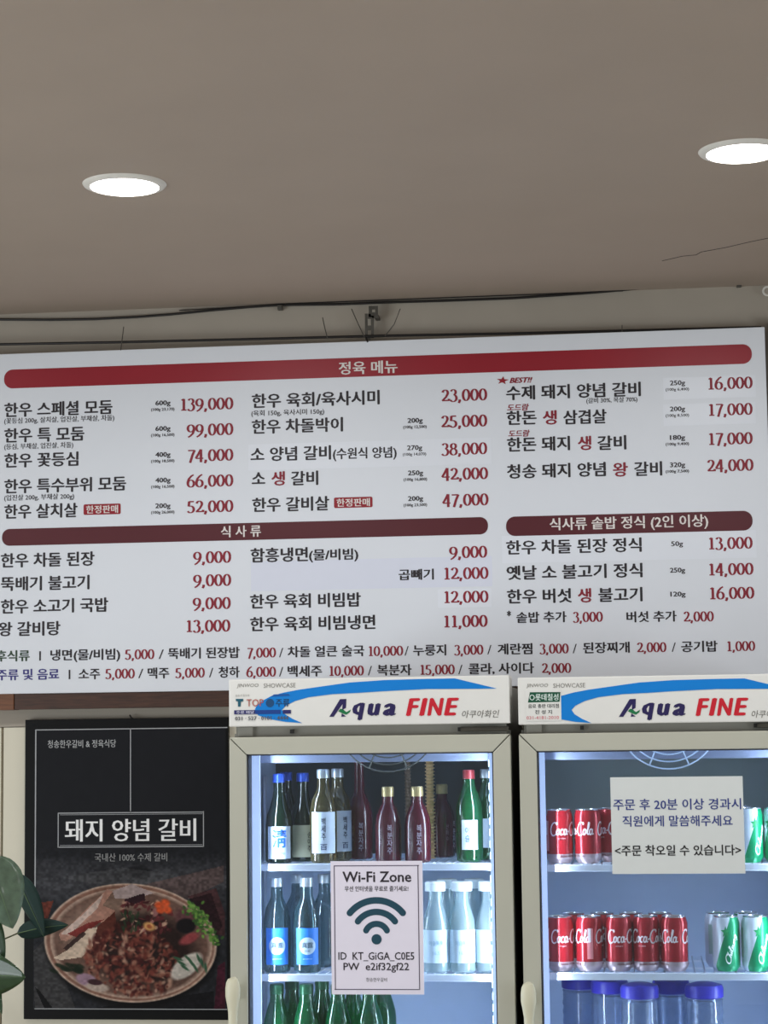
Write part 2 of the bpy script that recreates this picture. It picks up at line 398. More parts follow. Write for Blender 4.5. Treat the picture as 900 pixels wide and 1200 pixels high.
T('소 양념 갈비', 293.5, 388, 531.7); T('(수원식 양념)', 390, 465, 531, 13.5); G('270g', 525.5, 477, 495, sub='(100g 14,070)'); Pz('38,000', 571, 526)
T('소', 295, 311, 561); T('생', 318, 334, 561, c=RD); T('갈비', 341, 373, 560.5); G('250g', 555, 478, 496, sub='(100g 16,800)'); Pz('42,000', 572, 555.2)
T('한우 갈비살', 295.5, 386, 591); BADGE(391.5, 582, 436.5, 595.5); G('200g', 585, 478, 496, sub='(100g 23,500)'); Pz('47,000', 572.5, 585.8)
st = at(589, 446, BY)
flat_poly(board, 'star_mark', [(st.x+(.0165 if k % 2 == 0 else .0065)*math.sin(math.radians(36*k+8)), st.z+(.011 if k % 2 == 0 else .0045)*math.cos(math.radians(36*k+8))) for k in range(10)], BY, M_band, px=False)
put_text(board, 'badge_lettering', 'BEST!!', 597, 624, 445.5, 6.5, BY, RD, mode='b', bold=.04, shear=.3)
T('수제 돼지 양념 갈비', 593, 751, 458.5); T('(갈비 30%, 목살 70%)', 687, 747, 469, 6.5); G('250g', 449.5, 785, 803, sub='(100g 6,400)'); Pz('16,000', 882, 449)
put_text(board, 'badge_lettering', '도드람', 594, 620, 477.3, 7.5, BY, RD, bold=.025, shear=.2)
T('한돈', 593.5, 629, 489.8); T('생', 636, 652.5, 489.5, c=RD); T('삼겹살', 660, 711, 488.7); G('200g', 480, 785, 803, sub='(100g 8,500)'); Pz('17,000', 882, 479.8)
put_text(board, 'badge_lettering', '도드람', 595.5, 621, 507.8, 7.5, BY, RD, bold=.025, shear=.2)
T('한돈 돼지', 594, 668, 520.5); T('생', 677, 693, 519.5, c=RD); T('갈비', 700, 734, 519); G('180g', 513.5, 785, 803, sub='(100g 9,400)'); Pz('17,000', 882, 514)
T('청송 돼지 양념', 594, 710, 551.5); T('왕', 718, 736, 550.5, c=RD); T('갈비', 743, 776, 549.5); G('320g', 545.5, 785, 803, sub='(100g 7,500)'); Pz('24,000', 883, 545.3)
T('한우 차돌 된장 정식', 593, 752, 640.3); G('50g', 638, 786.5, 800.5, None); Pz('13,000', 882, 636.5)
T('옛날 소 불고기 정식', 593.5, 753, 670); G('250g', 669, 785, 803, None); Pz('14,000', 883, 667)
T('한우 버섯', 594, 670, 698.7); T('생', 677, 693, 698, c=RD); T('불고기', 701, 753, 697); G('120g', 697, 785.5, 803.5, None); Pz('16,000', 884, 695)
T('*', 594, 599, 721, 13, bold=.03); T('솥밥 추가', 605, 664, 723.5, 13); Pz('3,000', 706.5, 723, 11.5); T('버섯 추가', 734, 793, 722.8, 13); Pz('2,000', 836.5, 722.5, 11.5)
T('한우 차돌 된장', 1, 111, 656); Pz('9,000', 271, 653)
T('뚝배기 불고기', 1, 105, 683.5); Pz('9,000', 271, 680)
T('한우 소고기 국밥', 1, 127, 710); Pz('9,000', 270.5, 707)
T('왕 갈비탕', -2, 71, 737); Pz('13,000', 270, 733.5)
T('함흥냉면', 293.5, 361, 650.5); T('(물/비빔)', 362, 420, 650, 13.5); Pz('9,000', 571, 647)
T('곱빼기', 467, 508.5, 673.5, 13); Pz('12,000', 572.5, 671.8)
T('한우 육회 비빔밥', 293, 423, 704); Pz('12,000', 572.5, 699.5)
T('한우 육회 비빔냉면', 293, 440, 730.5); Pz('11,000', 571.5, 728)
GN, BL = (40, 66, 46), (60, 56, 130)
r1 = [('후식류', -5, 35, GN), ('|', 46, 48, BK), ('냉면(물/비빔)', 59, 141, BK), ('5,000', 0, 181, 1), ('/', 186, 192, BK), ('뚝배기 된장밥', 197, 281, BK),
      ('7,000', 0, 323.5, 1), ('/', 327, 332, BK), ('차돌 얼큰 술국', 337, 427, BK), ('10,000', 0, 472.5, 1), ('/', 474, 479, BK), ('누룽지', 484, 523, BK),
      ('3,000', 0, 566.5, 1), ('/', 571, 576, BK), ('계란찜', 583, 624, BK), ('3,000', 0, 666.5, 1), ('/', 671, 676, BK), ('된장찌개', 683, 738, BK),
      ('2,000', 0, 781, 1), ('/', 787, 792, BK), ('공기밥', 798, 841, BK), ('1,000', 0, 885, 1)]
r2 = [('주류 및 음료', -4, 69.5, BL), ('|', 80.5, 82.5, BK), ('소주', 92, 117.5, BK), ('5,000', 0, 158, 1), ('/', 162, 168, BK), ('맥주', 173, 198.5, BK),
      ('5,000', 0, 240, 1), ('/', 245, 250, BK), ('청하', 256, 281, BK), ('6,000', 0, 323.5, 1), ('/', 327, 332, BK), ('백세주', 337, 377.5, BK),
      ('10,000', 0, 426.5, 1), ('/', 431, 436, BK), ('복분자', 442, 482.5, BK), ('15,000', 0, 533, 1), ('/', 537, 542, BK), ('콜라, 사이다', 549, 626, BK), ('2,000', 0, 669.5, 1)]
for row, y0, s in ((r1, 769.3, -.0137), (r2, 791.5, -.0128)):
    for t, a, b, c in row:
        y = y0+s*b
        if c == 1: Pz(t, b, y, 11.2)
        elif t in '/|': put_text(board, 'menu_lettering', t, a, b, y, 11, BY, BK, mode='b', bold=0, fat=0)
        else: T(t, a, b, y, 13.2, c)

# ------------------------------------------------------------------ framed food poster
PY = 5.268
A = at(29.5, 843.5, PY); B = at(269, 1195.5, PY)
x0, x1, z1, z0 = A.x, B.x, A.z, B.z
poster = MB().box((x0, PY, z0), (x1, 5.286, z1)).build('framed_poster', M_black, loc=((x0+x1)/2, PY, z0), bevel=.002)
tag(poster, 'black framed poster of marinated pork ribs on the wall beside the left fridge', 'poster')
MB().tube([at(152, 838, 5.28), at(154, 841, 5.275), at(157, 843, 5.27)], .002, 6).build('hook', M_cable, poster, loc=at(154, 841, 5.275))
# the printed photograph: a grid of printed dots, flat colour only
GX0, GX1, GY0, GY1 = 40, 266, 985, 1184
Wd, Hd = GX1-GX0, GY1-GY0
rng = np.random.RandomState(3)
img = np.zeros((Hd, Wd, 3)); YY, XX = np.mgrid[0:Hd, 0:Wd]
PX, PYY = XX+GX0+.5, YY+GY0+.5
def smooth_noise(sx, sy):
    n = rng.rand(int(Hd/sy)+3, int(Wd/sx)+3); fy = YY/sy; fx = XX/sx; iy = fy.astype(int); ix = fx.astype(int)
    ty = fy-iy; tx = fx-ix; ty = ty*ty*(3-2*ty); tx = tx*tx*(3-2*tx)
    return (n[iy, ix]*(1-tx)+n[iy, ix+1]*tx)*(1-ty)+(n[iy+1, ix]*(1-tx)+n[iy+1, ix+1]*tx)*ty
def blob(cx, cy, rx, ry, ang, col, soft=.25, alpha=1):
    a = math.radians(ang); dx = PX-cx; dy = PYY-cy
    u = (dx*math.cos(a)+dy*math.sin(a))/rx; v = (-dx*math.sin(a)+dy*math.cos(a))/ry
    k = np.clip((1-np.sqrt(u*u+v*v))/soft, 0, 1)[..., None]*alpha
    img[:] = img*(1-k)+np.array(col, float)*k
def poly(pts, col, alpha=1):
    ins = np.zeros((Hd, Wd), bool); n = len(pts)
    for i in range(n):
        xa, ya = pts[i]; xb, yb = pts[(i+1) % n]
        if ya == yb: continue
        c = ((ya > PYY) != (yb > PYY)) & (PX < (xb-xa)*(PYY-ya)/(yb-ya)+xa); ins ^= c
    k = ins[..., None]*alpha; img[:] = img*(1-k)+np.array(col, float)*k
def C(x, y): return (20+x/3.46, 1000+y/3.46)          # poster detail sheet to poster
n1 = smooth_noise(30, 9); n2 = smooth_noise(8, 5); n3 = smooth_noise(3, 2.5)
img[:] = np.array((30, 31, 35))
k = np.clip((PYY-1000)/30, 0, 1)*np.clip((1075-PYY)/40, .25, 1)
img += (k*(34+26*(n1-.5)+14*(n2-.5)))[..., None]*np.array((1, .98, .98))
blob(164, 1023, 17, 9, 0, (30, 30, 33), .4)
poly([C(180, 100), C(430, 60), C(640, 90), C(640, 135), C(300, 125)], (78, 78, 80), .45)
poly([C(520, 130), C(840, 55), C(840, 120), C(700, 190)], (92, 74, 72), .75)
poly([C(690, 180), C(810, 145), C(845, 250), C(845, 340), C(800, 330), C(740, 200)], (66, 40, 42), .9)
poly([C(700, 190), C(790, 165), C(835, 300), C(820, 320)], (36, 20, 24), .9)
poly([C(75, 205), C(150, 195), C(120, 290), C(75, 310)], (104, 48, 36), .85)
poly([C(70, 400), C(110, 360), C(200, 520), C(240, 632), C(75, 632)], (62, 61, 62), .9)
poly([C(75, 545), C(95, 560), C(150, 632), C(115, 632)], (14, 14, 16), 1)
poly([C(815, 460), C(845, 440), C(845, 632), C(800, 632)], (70, 22, 38), .8)
poly([C(520, 600), C(800, 560), C(800, 632), C(300, 632)], (20, 19, 22), .9)
img *= (1+.25*(n3-.5))[..., None]
cx, cy = C(462, 366)
blob(cx+2, cy+5, 106, 74, 3, (12, 11, 12), .08, .85)
blob(cx, cy, 102, 70, 4, (196, 170, 152), .02)
blob(cx, cy, 100, 68.5, 4, (128, 92, 78), .03)
blob(cx+1, cy+.5, 96, 65, 4, (176, 150, 134), .02)
blob(cx+1, cy+.5, 94, 63.5, 4, (104, 78, 68), .06)
blob(cx-30, cy-22, 62, 36, -20, (146, 122, 108), .35, .7)
blob(cx+14, cy+8, 74, 50, 6, (36, 24, 22), .3, .95)
poly([C(390, 155), C(470, 128), C(560, 165), C(470, 190), C(400, 185)], (168, 150, 148))
poly([C(440, 190), C(520, 165), C(525, 195), C(430, 225)], (48, 28, 34))
poly([C(172, 330), C(215, 300), C(300, 215), C(368, 150), C(392, 158), C(350, 215), C(402, 235), C(390, 275), C(300, 290), C(205, 360), C(180, 355)], (176, 132, 116))
poly([C(180, 330), C(270, 250), C(355, 165), C(330, 225), C(215, 335)], (205, 188, 178), .8)
poly([C(205, 330), C(290, 285), C(360, 270), C(250, 345)], (118, 42, 40), .9)
poly([C(150, 428), C(200, 400), C(290, 310), C(340, 300), C(335, 360), C(265, 425), C(180, 436)], (200, 178, 158))
poly([C(190, 388), C(270, 320), C(285, 330), C(205, 398)], (52, 36, 34), .9)
poly([C(330, 300), C(400, 240), C(408, 300), C(345, 400), C(300, 420)], (92, 48, 40))
for i in range(520):
    a = rng.rand()*6.283; q = rng.rand()**.5
    x, y = C(470+190*q*math.cos(a)+20*q*math.sin(a), 440+142*q*math.sin(a))
    if (x-C(300, 0)[0])*.8 + (y-C(0, 330)[1]) < 0: continue
    base = [(96, 46, 38), (66, 26, 26), (142, 92, 76), (120, 60, 50), (176, 138, 118), (48, 22, 22)][rng.choice(6, p=[.24, .2, .2, .2, .1, .06])]
    blob(x, y, 2+7*rng.rand()**2, 1.4+3*rng.rand(), rng.rand()*180, base, .7, .8)
for i in range(90):
    x, y = C(430+200*rng.rand(), 200+120*rng.rand())
    blob(x, y, 2+4*rng.rand(), 1+2*rng.rand(), rng.rand()*180, [(150, 100, 98), (92, 40, 42), (60, 26, 28), (186, 150, 128)][rng.randint(4)], .5, .9)
for x, y, r in ((580, 215, 7), (605, 205, 7), (612, 232, 7), (585, 235, 6)): blob(*C(x, y), r, r*.8, 20, (206, 84, 44), .5)
for i in range(26): x, y = C(430+rng.rand()*70, 240+rng.rand()*90); blob(x, y, 4, 1.6, 60+rng.rand()*50, (40, 58, 38), .5, .8)
blob(*C(540, 300), 9, 6, 20, (206, 152, 96), .4); blob(*C(540, 300), 4, 3, 20, (168, 92, 58), .5)
blob(*C(690, 262), 17, 12, 10, (92, 58, 60), .4); blob(*C(688, 298), 13, 10, 0, (22, 18, 20), .25)
for i in range(110):
    t = rng.rand(); x, y = C(690+110*t**.6+rng.randn()*14, 215+150*t+rng.randn()*14)
    blob(x, y, 3.2, 2, rng.rand()*180, [(78, 118, 50), (104, 146, 66), (52, 86, 40)][rng.randint(3)], .5, .95)
blob(*C(700, 350), 15, 7, -25, (140, 64, 66), .4)
blob(*C(690, 460), 24, 12, -38, (188, 180, 170), .2)
for i in range(9): blob(*C(655+i*14, 430+(i % 3)*18), 8, 2.1, 20+i*8, (52, 84, 62), .5)
blob(*C(285, 515), 14, 8, 15, (150, 122, 138), .25); blob(*C(330, 545), 16, 6, 8, (176, 158, 146), .3); blob(*C(320, 525), 10, 4, 8, (60, 36, 40), .3)
for i in range(14): blob(*C(150+rng.rand()*110, 455+rng.rand()*30), 7, 3, 20, (22, 34, 22), .5, .8)
img = np.clip(img*(1+.22*(n3-.5))[..., None], 0, 255)
k = np.clip((PYY-GY0)/22, 0, 1)[..., None]; img = img*k+np.array((30, 31, 35))*(1-k)
pic = bpy.data.meshes.new('printed_picture'); TL = at(GX0, 985, PY); BR = at(GX1, 1184, PY)
ox = np.linspace(TL.x, BR.x, Wd+1); oz = np.linspace(TL.z, BR.z, Hd+1)
vv = [(x-TL.x, -.0004, z-TL.z) for z in oz for x in ox]
ff = [(j*(Wd+1)+i, (j+1)*(Wd+1)+i, (j+1)*(Wd+1)+i+1, j*(Wd+1)+i+1) for j in range(Hd) for i in range(Wd)]
pic.from_pydata(vv, [], ff)
ca = pic.color_attributes.new('print', 'FLOAT_COLOR', 'CORNER')
s = img/255; s = np.where(s <= .04045, s/12.92, ((s+.055)/1.055)**2.4).reshape(-1, 3)
cc = np.ones((Hd*Wd, 4, 4)); cc[:, :, :3] = s[:, None, :]; ca.data.foreach_set('color', cc.ravel())
M_print = mat('poster_print', (30, 30, 30), .5); M_print.node_tree.nodes['Principled BSDF'].inputs['Specular IOR Level'].default_value = .12; nt = M_print.node_tree
vc = nt.nodes.new('ShaderNodeVertexColor'); vc.layer_name = 'print'
nt.links.new(vc.outputs[0], nt.nodes['Principled BSDF'].inputs['Base Color'])
pic.materials.append(M_print)
po = bpy.data.objects.new('printed_picture', pic); COL.objects.link(po); po.parent = poster; po.location = Vector((TL.x, PY, TL.z))-poster.location
M_sheet = mat('poster_black', (28, 29, 33), .5, var=.05); M_sheet.node_tree.nodes['Principled BSDF'].inputs['Specular IOR Level'].default_value = .12
TA = at(40, 855, PY)
flat_poly(poster, 'dark_sheet', [(TL.x, TA.z), (BR.x, TA.z), (BR.x, TL.z-.0005), (TL.x, TL.z-.0005)], PY, M_sheet, px=False, eps=.0001, thick=.0002)
M_line = mat('grey_line', (170, 172, 175), .4)
def line(pts, wd, parent=poster, Y=PY, m=None, name='printed_line', eps=.0006):
    mb = MB()
    for (xa, ya), (xb, yb) in zip(pts[:-1], pts[1:]):
        p, q = at(xa, ya, Y), at(xb, yb, Y); h = wd/2*(Y/F)
        if abs(p.x-q.x) > abs(p.z-q.z): q.z = p.z = (p.z+q.z)/2; mb.box((min(p.x, q.x)-h, Y-eps-.0002, p.z-h), (max(p.x, q.x)+h, Y-eps, p.z+h))
        else: q.x = p.x = (p.x+q.x)/2; mb.box((p.x-h, Y-eps-.0002, min(p.z, q.z)-h), (p.x+h, Y-eps, max(p.z, q.z)+h))
    return mb.build(name, m or M_line, parent, loc=at(*pts[0], Y))
line([(42, 856.5), (266, 851.5)], 1.1); line([(42, 856.5), (41.2, 1050)], 1.4); line([(41, 1183), (266, 1182)], .9)
line([(153, 854), (153, 950)], 1.1)
line([(68.5, 953.5), (238.5, 951)], 1.1); line([(68.5, 953.5), (68, 992.5)], 1.1); line([(68, 993), (238.5, 991.5)], 1.1); line([(238.5, 951), (238.5, 991.5)], 1.1)
line([(70.5, 955.5), (237, 953)], .5); line([(70.5, 991), (237, 989.5)], .5)
d = at(153, 952, PY); MB().lathe([(.0035, 0), (.0001, .001)], 12, (0, 0, 0)).build('printed_dot', M_line, poster, loc=(0, 0, 0), world=False).location = Vector((d.x, PY-.0006, d.z))-poster.location
put_text(poster, 'lettering', '돼지 양념 갈비', 76, 230, 972.5, 25.5, PY, (246, 246, 246), bold=.0, fat=.022)
put_text(poster, 'lettering', '국내산 100% 수제 갈비', 111, 196, 1004.5, 9.5, PY, (150, 150, 150), bold=0, fat=.01)
put_text(poster, 'lettering', '청송한우갈비 & 정육식당', 56, 136, 871.5, 9, PY, (176, 178, 180), bold=0, fat=.01)

# ------------------------------------------------------------------ fridges
FY = 4.60
def fridge(name_label, x0, x1, tilt, hdr, seed, lefthdr, backrgb, shelves, fanpx):
    """x0..x1 width, front of the door on y=FY"""
    L0 = ((x0+x1)/2, FY, 0)
    R = empty('drinks_fridge', L0, name_label, 'fridge', 'glass door drinks fridges')
    D = .64; yb = FY+D; zt = 1.70; yi = FY+.055
    cab = MB(); g = .012
    cab.box((x0+.002, yi, .08), (x0+.015, yb, zt)); cab.box((x1-.015, yi, .08), (x1-.002, yb, zt))
    cab.box((x0+.015, yb-.04, .08), (x1-.015, yb, zt)); cab.box((x0+.015, yi, .08), (x1-.015, yb-.04, .2))
    cab.box((x0+.015, yi, 1.665), (x1-.015, yb-.04, zt)); cab.box((x0+.01, FY+.03, 1.688), (x1-.01, yb, 1.80))
    cab.build('cabinet', M_body, R, loc=L0)
    ln = MB(); i0, i1 = x0+.018, x1-.018; t = .003
    ln.box((i0-t, yi, .2), (i0, yb-.04, 1.665)); ln.box((i1, yi, .2), (i1+t, yb-.04, 1.665)); ln.box((i0, yb-.043, .2), (i1, yb-.04, 1.665)); ln.box((i0, yi, 1.662), (i1, yb-.04, 1.665)); ln.box((i0, yi, .2), (i1, yb-.04, .203))
    ln.build('inner_liner', M_liner, R, loc=L0)
    MB().box((x0+.02, FY+.03, 0), (x1-.02, yb-.02, .08)).build('kickplate', M_dark, R, loc=L0)
    # evaporator housing, upper rear
    mbk = mat('evaporator_housing', backrgb, .5, var=.06, scale=9)
    MB().box((i0+.002, yb-.16, 1.405), (i1-.002, yb-.045, 1.661)).build('evaporator_housing', mbk, R, loc=L0, bevel=.006)
    # fascia and round fan guard
    fz = 1.632
    MB().box((i0+.03, FY+.12, fz), (i1-.012, FY+.24, 1.661)).build('ceiling_tray', M_tray, R, loc=L0, bevel=.003)
    fx = at(fanpx, 890, FY+.11).x; rs = MB(); fc = (fx, FY+.105, fz+.092)
    for q in range(7):
        r_ = .018+.016*q; lim = (1.70-fc[2])/r_
        if lim <= -1: continue
        a1 = math.asin(min(1, lim)); rs.tube([(fc[0]+r_*math.cos(a_), fc[1], fc[2]+r_*math.sin(a_)) for a_ in [math.pi-a1+(math.pi+2*a1)*k_/24 for k_ in range(25)]], .0019, 6)
    for q in range(4):
        a = math.pi+math.pi*(q+.5)/4; rs.tube([(fc[0]+.025*math.cos(a), fc[1], fc[2]+.025*math.sin(a)), (fc[0]+.114*math.cos(a), fc[1], fc[2]+.114*math.sin(a))], .002, 6)
    rs.build('fan_guard', M_steel if seed == 1 else M_liner, R, loc=fc)
    # LED housings
    MB().box((x0+.040, FY+.056, .22), (x0+(.059 if seed == 1 else .053), FY+.062, 1.655)).build('light_strip', M_led, R, loc=L0)
    MB().box((x1-.052, FY+.056, .22), (x1-.040, FY+.075, 1.655)).build('light_strip', M_led, R, loc=L0)
    bd = MB()
    for q in range(42): bd.box((x1-.0535, FY+.060, 1.62-q*.0255), (x1-.0515, FY+.068, 1.635-q*.0255))
    tag(bd.build('light_beads', M_bead, R, loc=L0), kind='stuff')
    for sx, ry in ((x0+.07, 1), (x1-.056, -1)):
        area_light('led_light', (sx-L0[0], .09, .95), (0, math.radians(-90*ry), 0), 1.4, .012, 5.2 if seed == 1 else 3.6, (.74, .85, 1), R)
    # door
    dr = MB(); dz0, dz1 = .13, 1.692; rw = .0385
    rails = [[(x0, dz0), (x0+rw, dz0+rw), (x0+rw, dz1-rw), (x0, dz1)], [(x1, dz0), (x1-rw, dz0+rw), (x1-rw, dz1-rw), (x1, dz1)],
             [(x0, dz1), (x0+rw, dz1-rw), (x1-rw, dz1-rw), (x1, dz1)], [(x0, dz0), (x0+rw, dz0+rw), (x1-rw, dz0+rw), (x1, dz0)]]
    door = empty('door', (0, 0, 0), None, None); door.parent = R; WL[door.as_pointer()] = Vector((x1, FY, .9)); door.location = Vector((x1, FY, .9))-Vector(L0)
    for a in rails:
        cxm = sum(p[0] for p in a)/4; czm = sum(p[1] for p in a)/4
        a2 = [(cxm+(p[0]-cxm)*(1-.0007/.3), czm+(p[1]-czm)*(1-.0007/.3)) for p in a]
        MB().prism(a2, FY, FY+.045).build('frame_rail', M_door, door, loc=(cxm, FY, czm), bevel=.0022)
    gk = MB()
    for a, b in (((x0+rw-.001, dz0+rw), (x0+rw+.003, dz1-rw)), ((x1-rw-.003, dz0+rw), (x1-rw+.001, dz1-rw)), ((x0+rw, dz1-rw-.003), (x1-rw, dz1-rw+.001)), ((x0+rw, dz0+rw), (x1-rw, dz0+rw+.003))):
        gk.box((a[0], FY+.008, a[1]), (b[0], FY+.05, b[1]))
    gk.build('gasket', M_gasket, door, loc=(x0, FY, .9))
    MB().box((x0+rw, FY+.014, dz0+rw), (x1-rw, FY+.018, dz1-rw)).build('glass_pane', M_glass, door, loc=(x0, FY+.014, .9))
    # handle at the left rail: rounded head and a grip going down
    hx = x0+.012; hz = at(278 if seed == 1 else 620, 1145.5 if seed == 1 else 1151.5, FY-.03).z
    hm = MB(); n = 16
    cs = [(0.000, .004), (-.003, .011), (-.010, .0145), (-.022, .0165), (-.040, .0165), (-.055, .0135), (-.075, .0105), (-.11, .010), (-.30, .010), (-.36, .0135), (-.40, .0135), (-.42, .008)]
    v = []; f = []
    for k2, (dz, rr) in enumerate(cs):
        yo = -.034 if -.34 < dz < -.0 else -.02
        for k in range(n):
            an = 2*math.pi*k/n; v.append((hx+rr*math.cos(an), FY+yo+.6*rr*math.sin(an), hz+dz))
    for i in range(len(cs)-1):
        for k in range(n): f.append((i*n+k, i*n+(k+1) % n, (i+1)*n+(k+1) % n, (i+1)*n+k))
    f.append(tuple(range(n))); f.append(tuple((len(cs)-1)*n+k for k in range(n))); hm.add(v, f); hm.smooth = True
    hm.box((hx-.008, FY-.03, hz-.05), (hx+.008, FY, hz-.02)); hm.box((hx-.008, FY-.03, hz-.40), (hx+.008, FY, hz-.37))
    hm.build('handle', M_handle, door, loc=(hx, FY, hz))
    # shelves
    for zs in shelves:
        fr = MB().box((i0+.014, FY+.095, zs-.0155), (i1-.004, FY+.108, zs)).build('shelf', M_shelf, R, loc=(i0, FY+.1, zs), bevel=.002)
        wi = MB(); nx = 26
        for q in range(nx):
            xx = i0+.02+(i1-i0-.035)*q/(nx-1); wi.box((xx-.0015, FY+.108, zs-.005), (xx+.0015, yb-.17, zs-.002))
        for yy in (FY+.25, FY+.40): wi.box((i0+.014, yy, zs-.009), (i1-.004, yy+.004, zs-.005))
        tag(wi.build('wire_rack', M_shelf, fr, loc=(i0, FY+.1, zs)), kind='stuff')
        for bxx in (i0+.006, i1-.006):
            MB().box((bxx-.005, FY+.088, zs-.02), (bxx+.005, FY+.11, zs+.006)).build('shelf_clip', M_gasket, fr, loc=(bxx, FY+.1, zs))
    for xx in (i0+.004, i1-.01):
        MB().box((xx, FY+.3, .25), (xx+.006, FY+.312, 1.60)).build('shelf_upright', M_shelf, R, loc=(xx, FY+.3, .25))
    # hinge recess details under the sign
    MB().box((x0+.016, FY+.022, 1.693), (x0+.05, FY+.032, 1.715)).build('hinge_cover', M_body, R, loc=L0, bevel=.002)
    for fx_ in (.22, .82):
        MB().box((x0+(x1-x0)*fx_-.004, FY+.02, 1.699), (x0+(x1-x0)*fx_+.004, FY+.03, 1.708)).build('screw', M_dark, R, loc=L0)
    MB().tube([(x1-.11, FY+.012, 1.7035), (x1-.004, FY+.012, 1.7035)], .0055, 8).build('hinge_bar', M_steel, R, loc=L0)
    # illuminated sign box
    hz0, hz1 = hdr
    S = MB().box((x0, FY-.002, hz0), (x1, FY+.10, hz1)).build('sign_box', M_sign, R, loc=(x0, FY, hz0), bevel=.003)
    return R, S, door
F1, S1, D1 = fridge('left glass-door fridge with liquor bottles and a blue-swoosh sign above', -.919, -.290, 0, (1.7155, 1.821), 1, 0, (62, 66, 70), (1.405, 1.160, .905), 455)
F2, S2, D2 = fridge('right glass-door fridge holding red and green cans under its sign', -.271, .358, 0, (1.7115, 1.815), 2, 0, (136, 144, 140), (1.401, 1.164, .885), 784)
# ribbed columns modelled in place of the light beads' reflection, left fridge
M_refl = mat('amber_bead_reflection', (236, 196, 140), .3, var=.05)
M_refl2 = mat('grey_bead_reflection', (112, 92, 78), .4, var=.1)
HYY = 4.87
for px, m, r in ((503.5, M_refl, .0115), (477.5, M_refl2, .008)):
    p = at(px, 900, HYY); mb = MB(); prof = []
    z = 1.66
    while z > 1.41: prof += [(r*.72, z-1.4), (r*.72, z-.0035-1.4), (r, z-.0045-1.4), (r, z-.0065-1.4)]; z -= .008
    mb.lathe(prof[::-1], 14, (p.x, HYY, 1.4)); mb.build('bead_reflection', m, F1, loc=(p.x, HYY, 1.4))

# ---- sign prints
HY = FY-.002
NAVY, SRED = (36, 26, 84), (206, 22, 44)
M_blue = mat('swoosh_blue', (0, 128, 214), .35, var=.01)
M_green = mat('leaf_green', (20, 120, 70), .4)
M_cyan = mat('sticker_film', (20, 130, 200), .3)
def sign_print(S, dx, full):
    def q(pts): return [(x+dx, y-(-.0165)*0+dy) for x, y in pts]
    put = lambda name, s, a, b, yc, h, c, **k: put_text(S, name, s, a+dx, b+dx, yc+dy, h, HY, c, **k)
    # big swoosh: top edge and lower edge
    up = [(298, 833), (300, 828.5), (307, 821.5), (318, 815.6), (333, 811.5), (350, 808.3), (380, 804), (410, 799.8), (450, 797), (500, 795.6), (533, 795), (582, 806.8)]
    lo = [(560, 807.2), (500, 807.5), (450, 810), (420, 812), (390, 813.5), (362, 817), (346, 821.5), (335, 827), (330.5, 832), (334, 837), (343, 842.5), (354, 847.3), (335, 846), (318, 843), (303, 838.5)]
    flat_poly(S, 'blue_swoosh', q(up+lo), HY, M_blue)
    # A with slanted leg and a green wave
    flat_poly(S, 'logo_letter', q([(386, 840), (391, 840), (401.5, 825), (401, 832), (405.5, 829.5), (405.8, 819), (398.5, 819.3)]), HY, ink(NAVY))
    flat_poly(S, 'logo_letter', q([(400.5, 836), (405.5, 839.5), (400, 840)]), HY, ink(NAVY))
    flat_poly(S, 'logo_wave', q([(396.5, 833.5), (399, 830.5), (402, 831.3), (406, 834.5), (411, 831.5), (410, 834.5), (406, 837.5), (401.5, 836)]), HY, M_green)
    for ch, a, b, yc, h in (('q', 413, 428, 833.8, 20.5), ('u', 430.5, 446.5, 831.5, 14.6), ('a', 448.5, 464, 831.5, 14.8)):
        put('sign_lettering', ch, a, b, yc, h, NAVY, mode='b', bold=.03, fat=.03, shear=.22)
    for ch, a, b in (('F', 475.5, 492.5), ('I', 491, 501.5), ('N', 500.5, 520.5), ('E', 520, 538)):
        put('sign_lettering', ch, a, b, 828.6-(a-475)*.012, 20.8, SRED, mode='b', bold=.022, fat=.03, shear=.24)
    put('sign_lettering', '아쿠아화인', 541.5, 585, 836.5, 8.6, (110, 106, 100), bold=-.004, fat=0, shear=.2)
    put('sign_lettering', 'JINWOO', 277.5, 303, 803.8, 5.4, (140, 138, 132), mode='b', bold=-.004, fat=0, shear=.15)
    put('sign_lettering', 'SHOWCASE', 309, 346.5, 803.2, 5.2, (140, 138, 132), mode='b', bold=-.004, fat=0)
dy = 0
sign_print(S1, 0, True)
dy = 0; 
def shift2(): pass
_at = at
def at2(px, py, Y): return _at(px, py-1.4, Y)
sign_print(S2, 339.3, False)
def SP(S, s, a, b, y, h, c, **k): return put_text(S, 'sticker_lettering', s, a, b, y, h, HY, c, **k)
TQ = (20, 90, 110)
flat_poly(S1, 'sticker_mark', [(276.5, 819), (285, 819), (285, 822), (282.3, 822), (282, 828), (279, 828), (279, 822), (276.5, 821.5)], HY, ink(TQ), eps=.0009)
SP(S1, 'TOP', 289, 309, 823.6, 8.5, (176, 84, 72), mode='b', bold=0, fat=.005, eps=.0012)
pc = at(316.5, 823.8, HY)
flat_poly(S1, 'sticker_mark', [(pc.x+.0095*math.cos(a*.4488), pc.z+.0095*math.sin(a*.4488)) for a in range(14)], HY, ink((10, 72, 120)), px=False, eps=.001)
SP(S1, '주류', 323, 339.5, 823.4, 9, (12, 66, 110), eps=.0012)
flat_poly(S1, 'sticker_mark', [(321, 813.8), (338, 813), (340, 815.3), (318, 816.2)], HY, ink((10, 84, 160)), eps=.001)
flat_poly(S1, 'sticker_bar', rect_px(274.5, 832.4, 299, 836.8, HY), HY, ink((40, 40, 104)), px=False, eps=.001)
flat_poly(S1, 'sticker_bar', rect_px(299.2, 832.2, 329, 836.5, HY), HY, ink((6, 62, 140)), px=False, eps=.001)
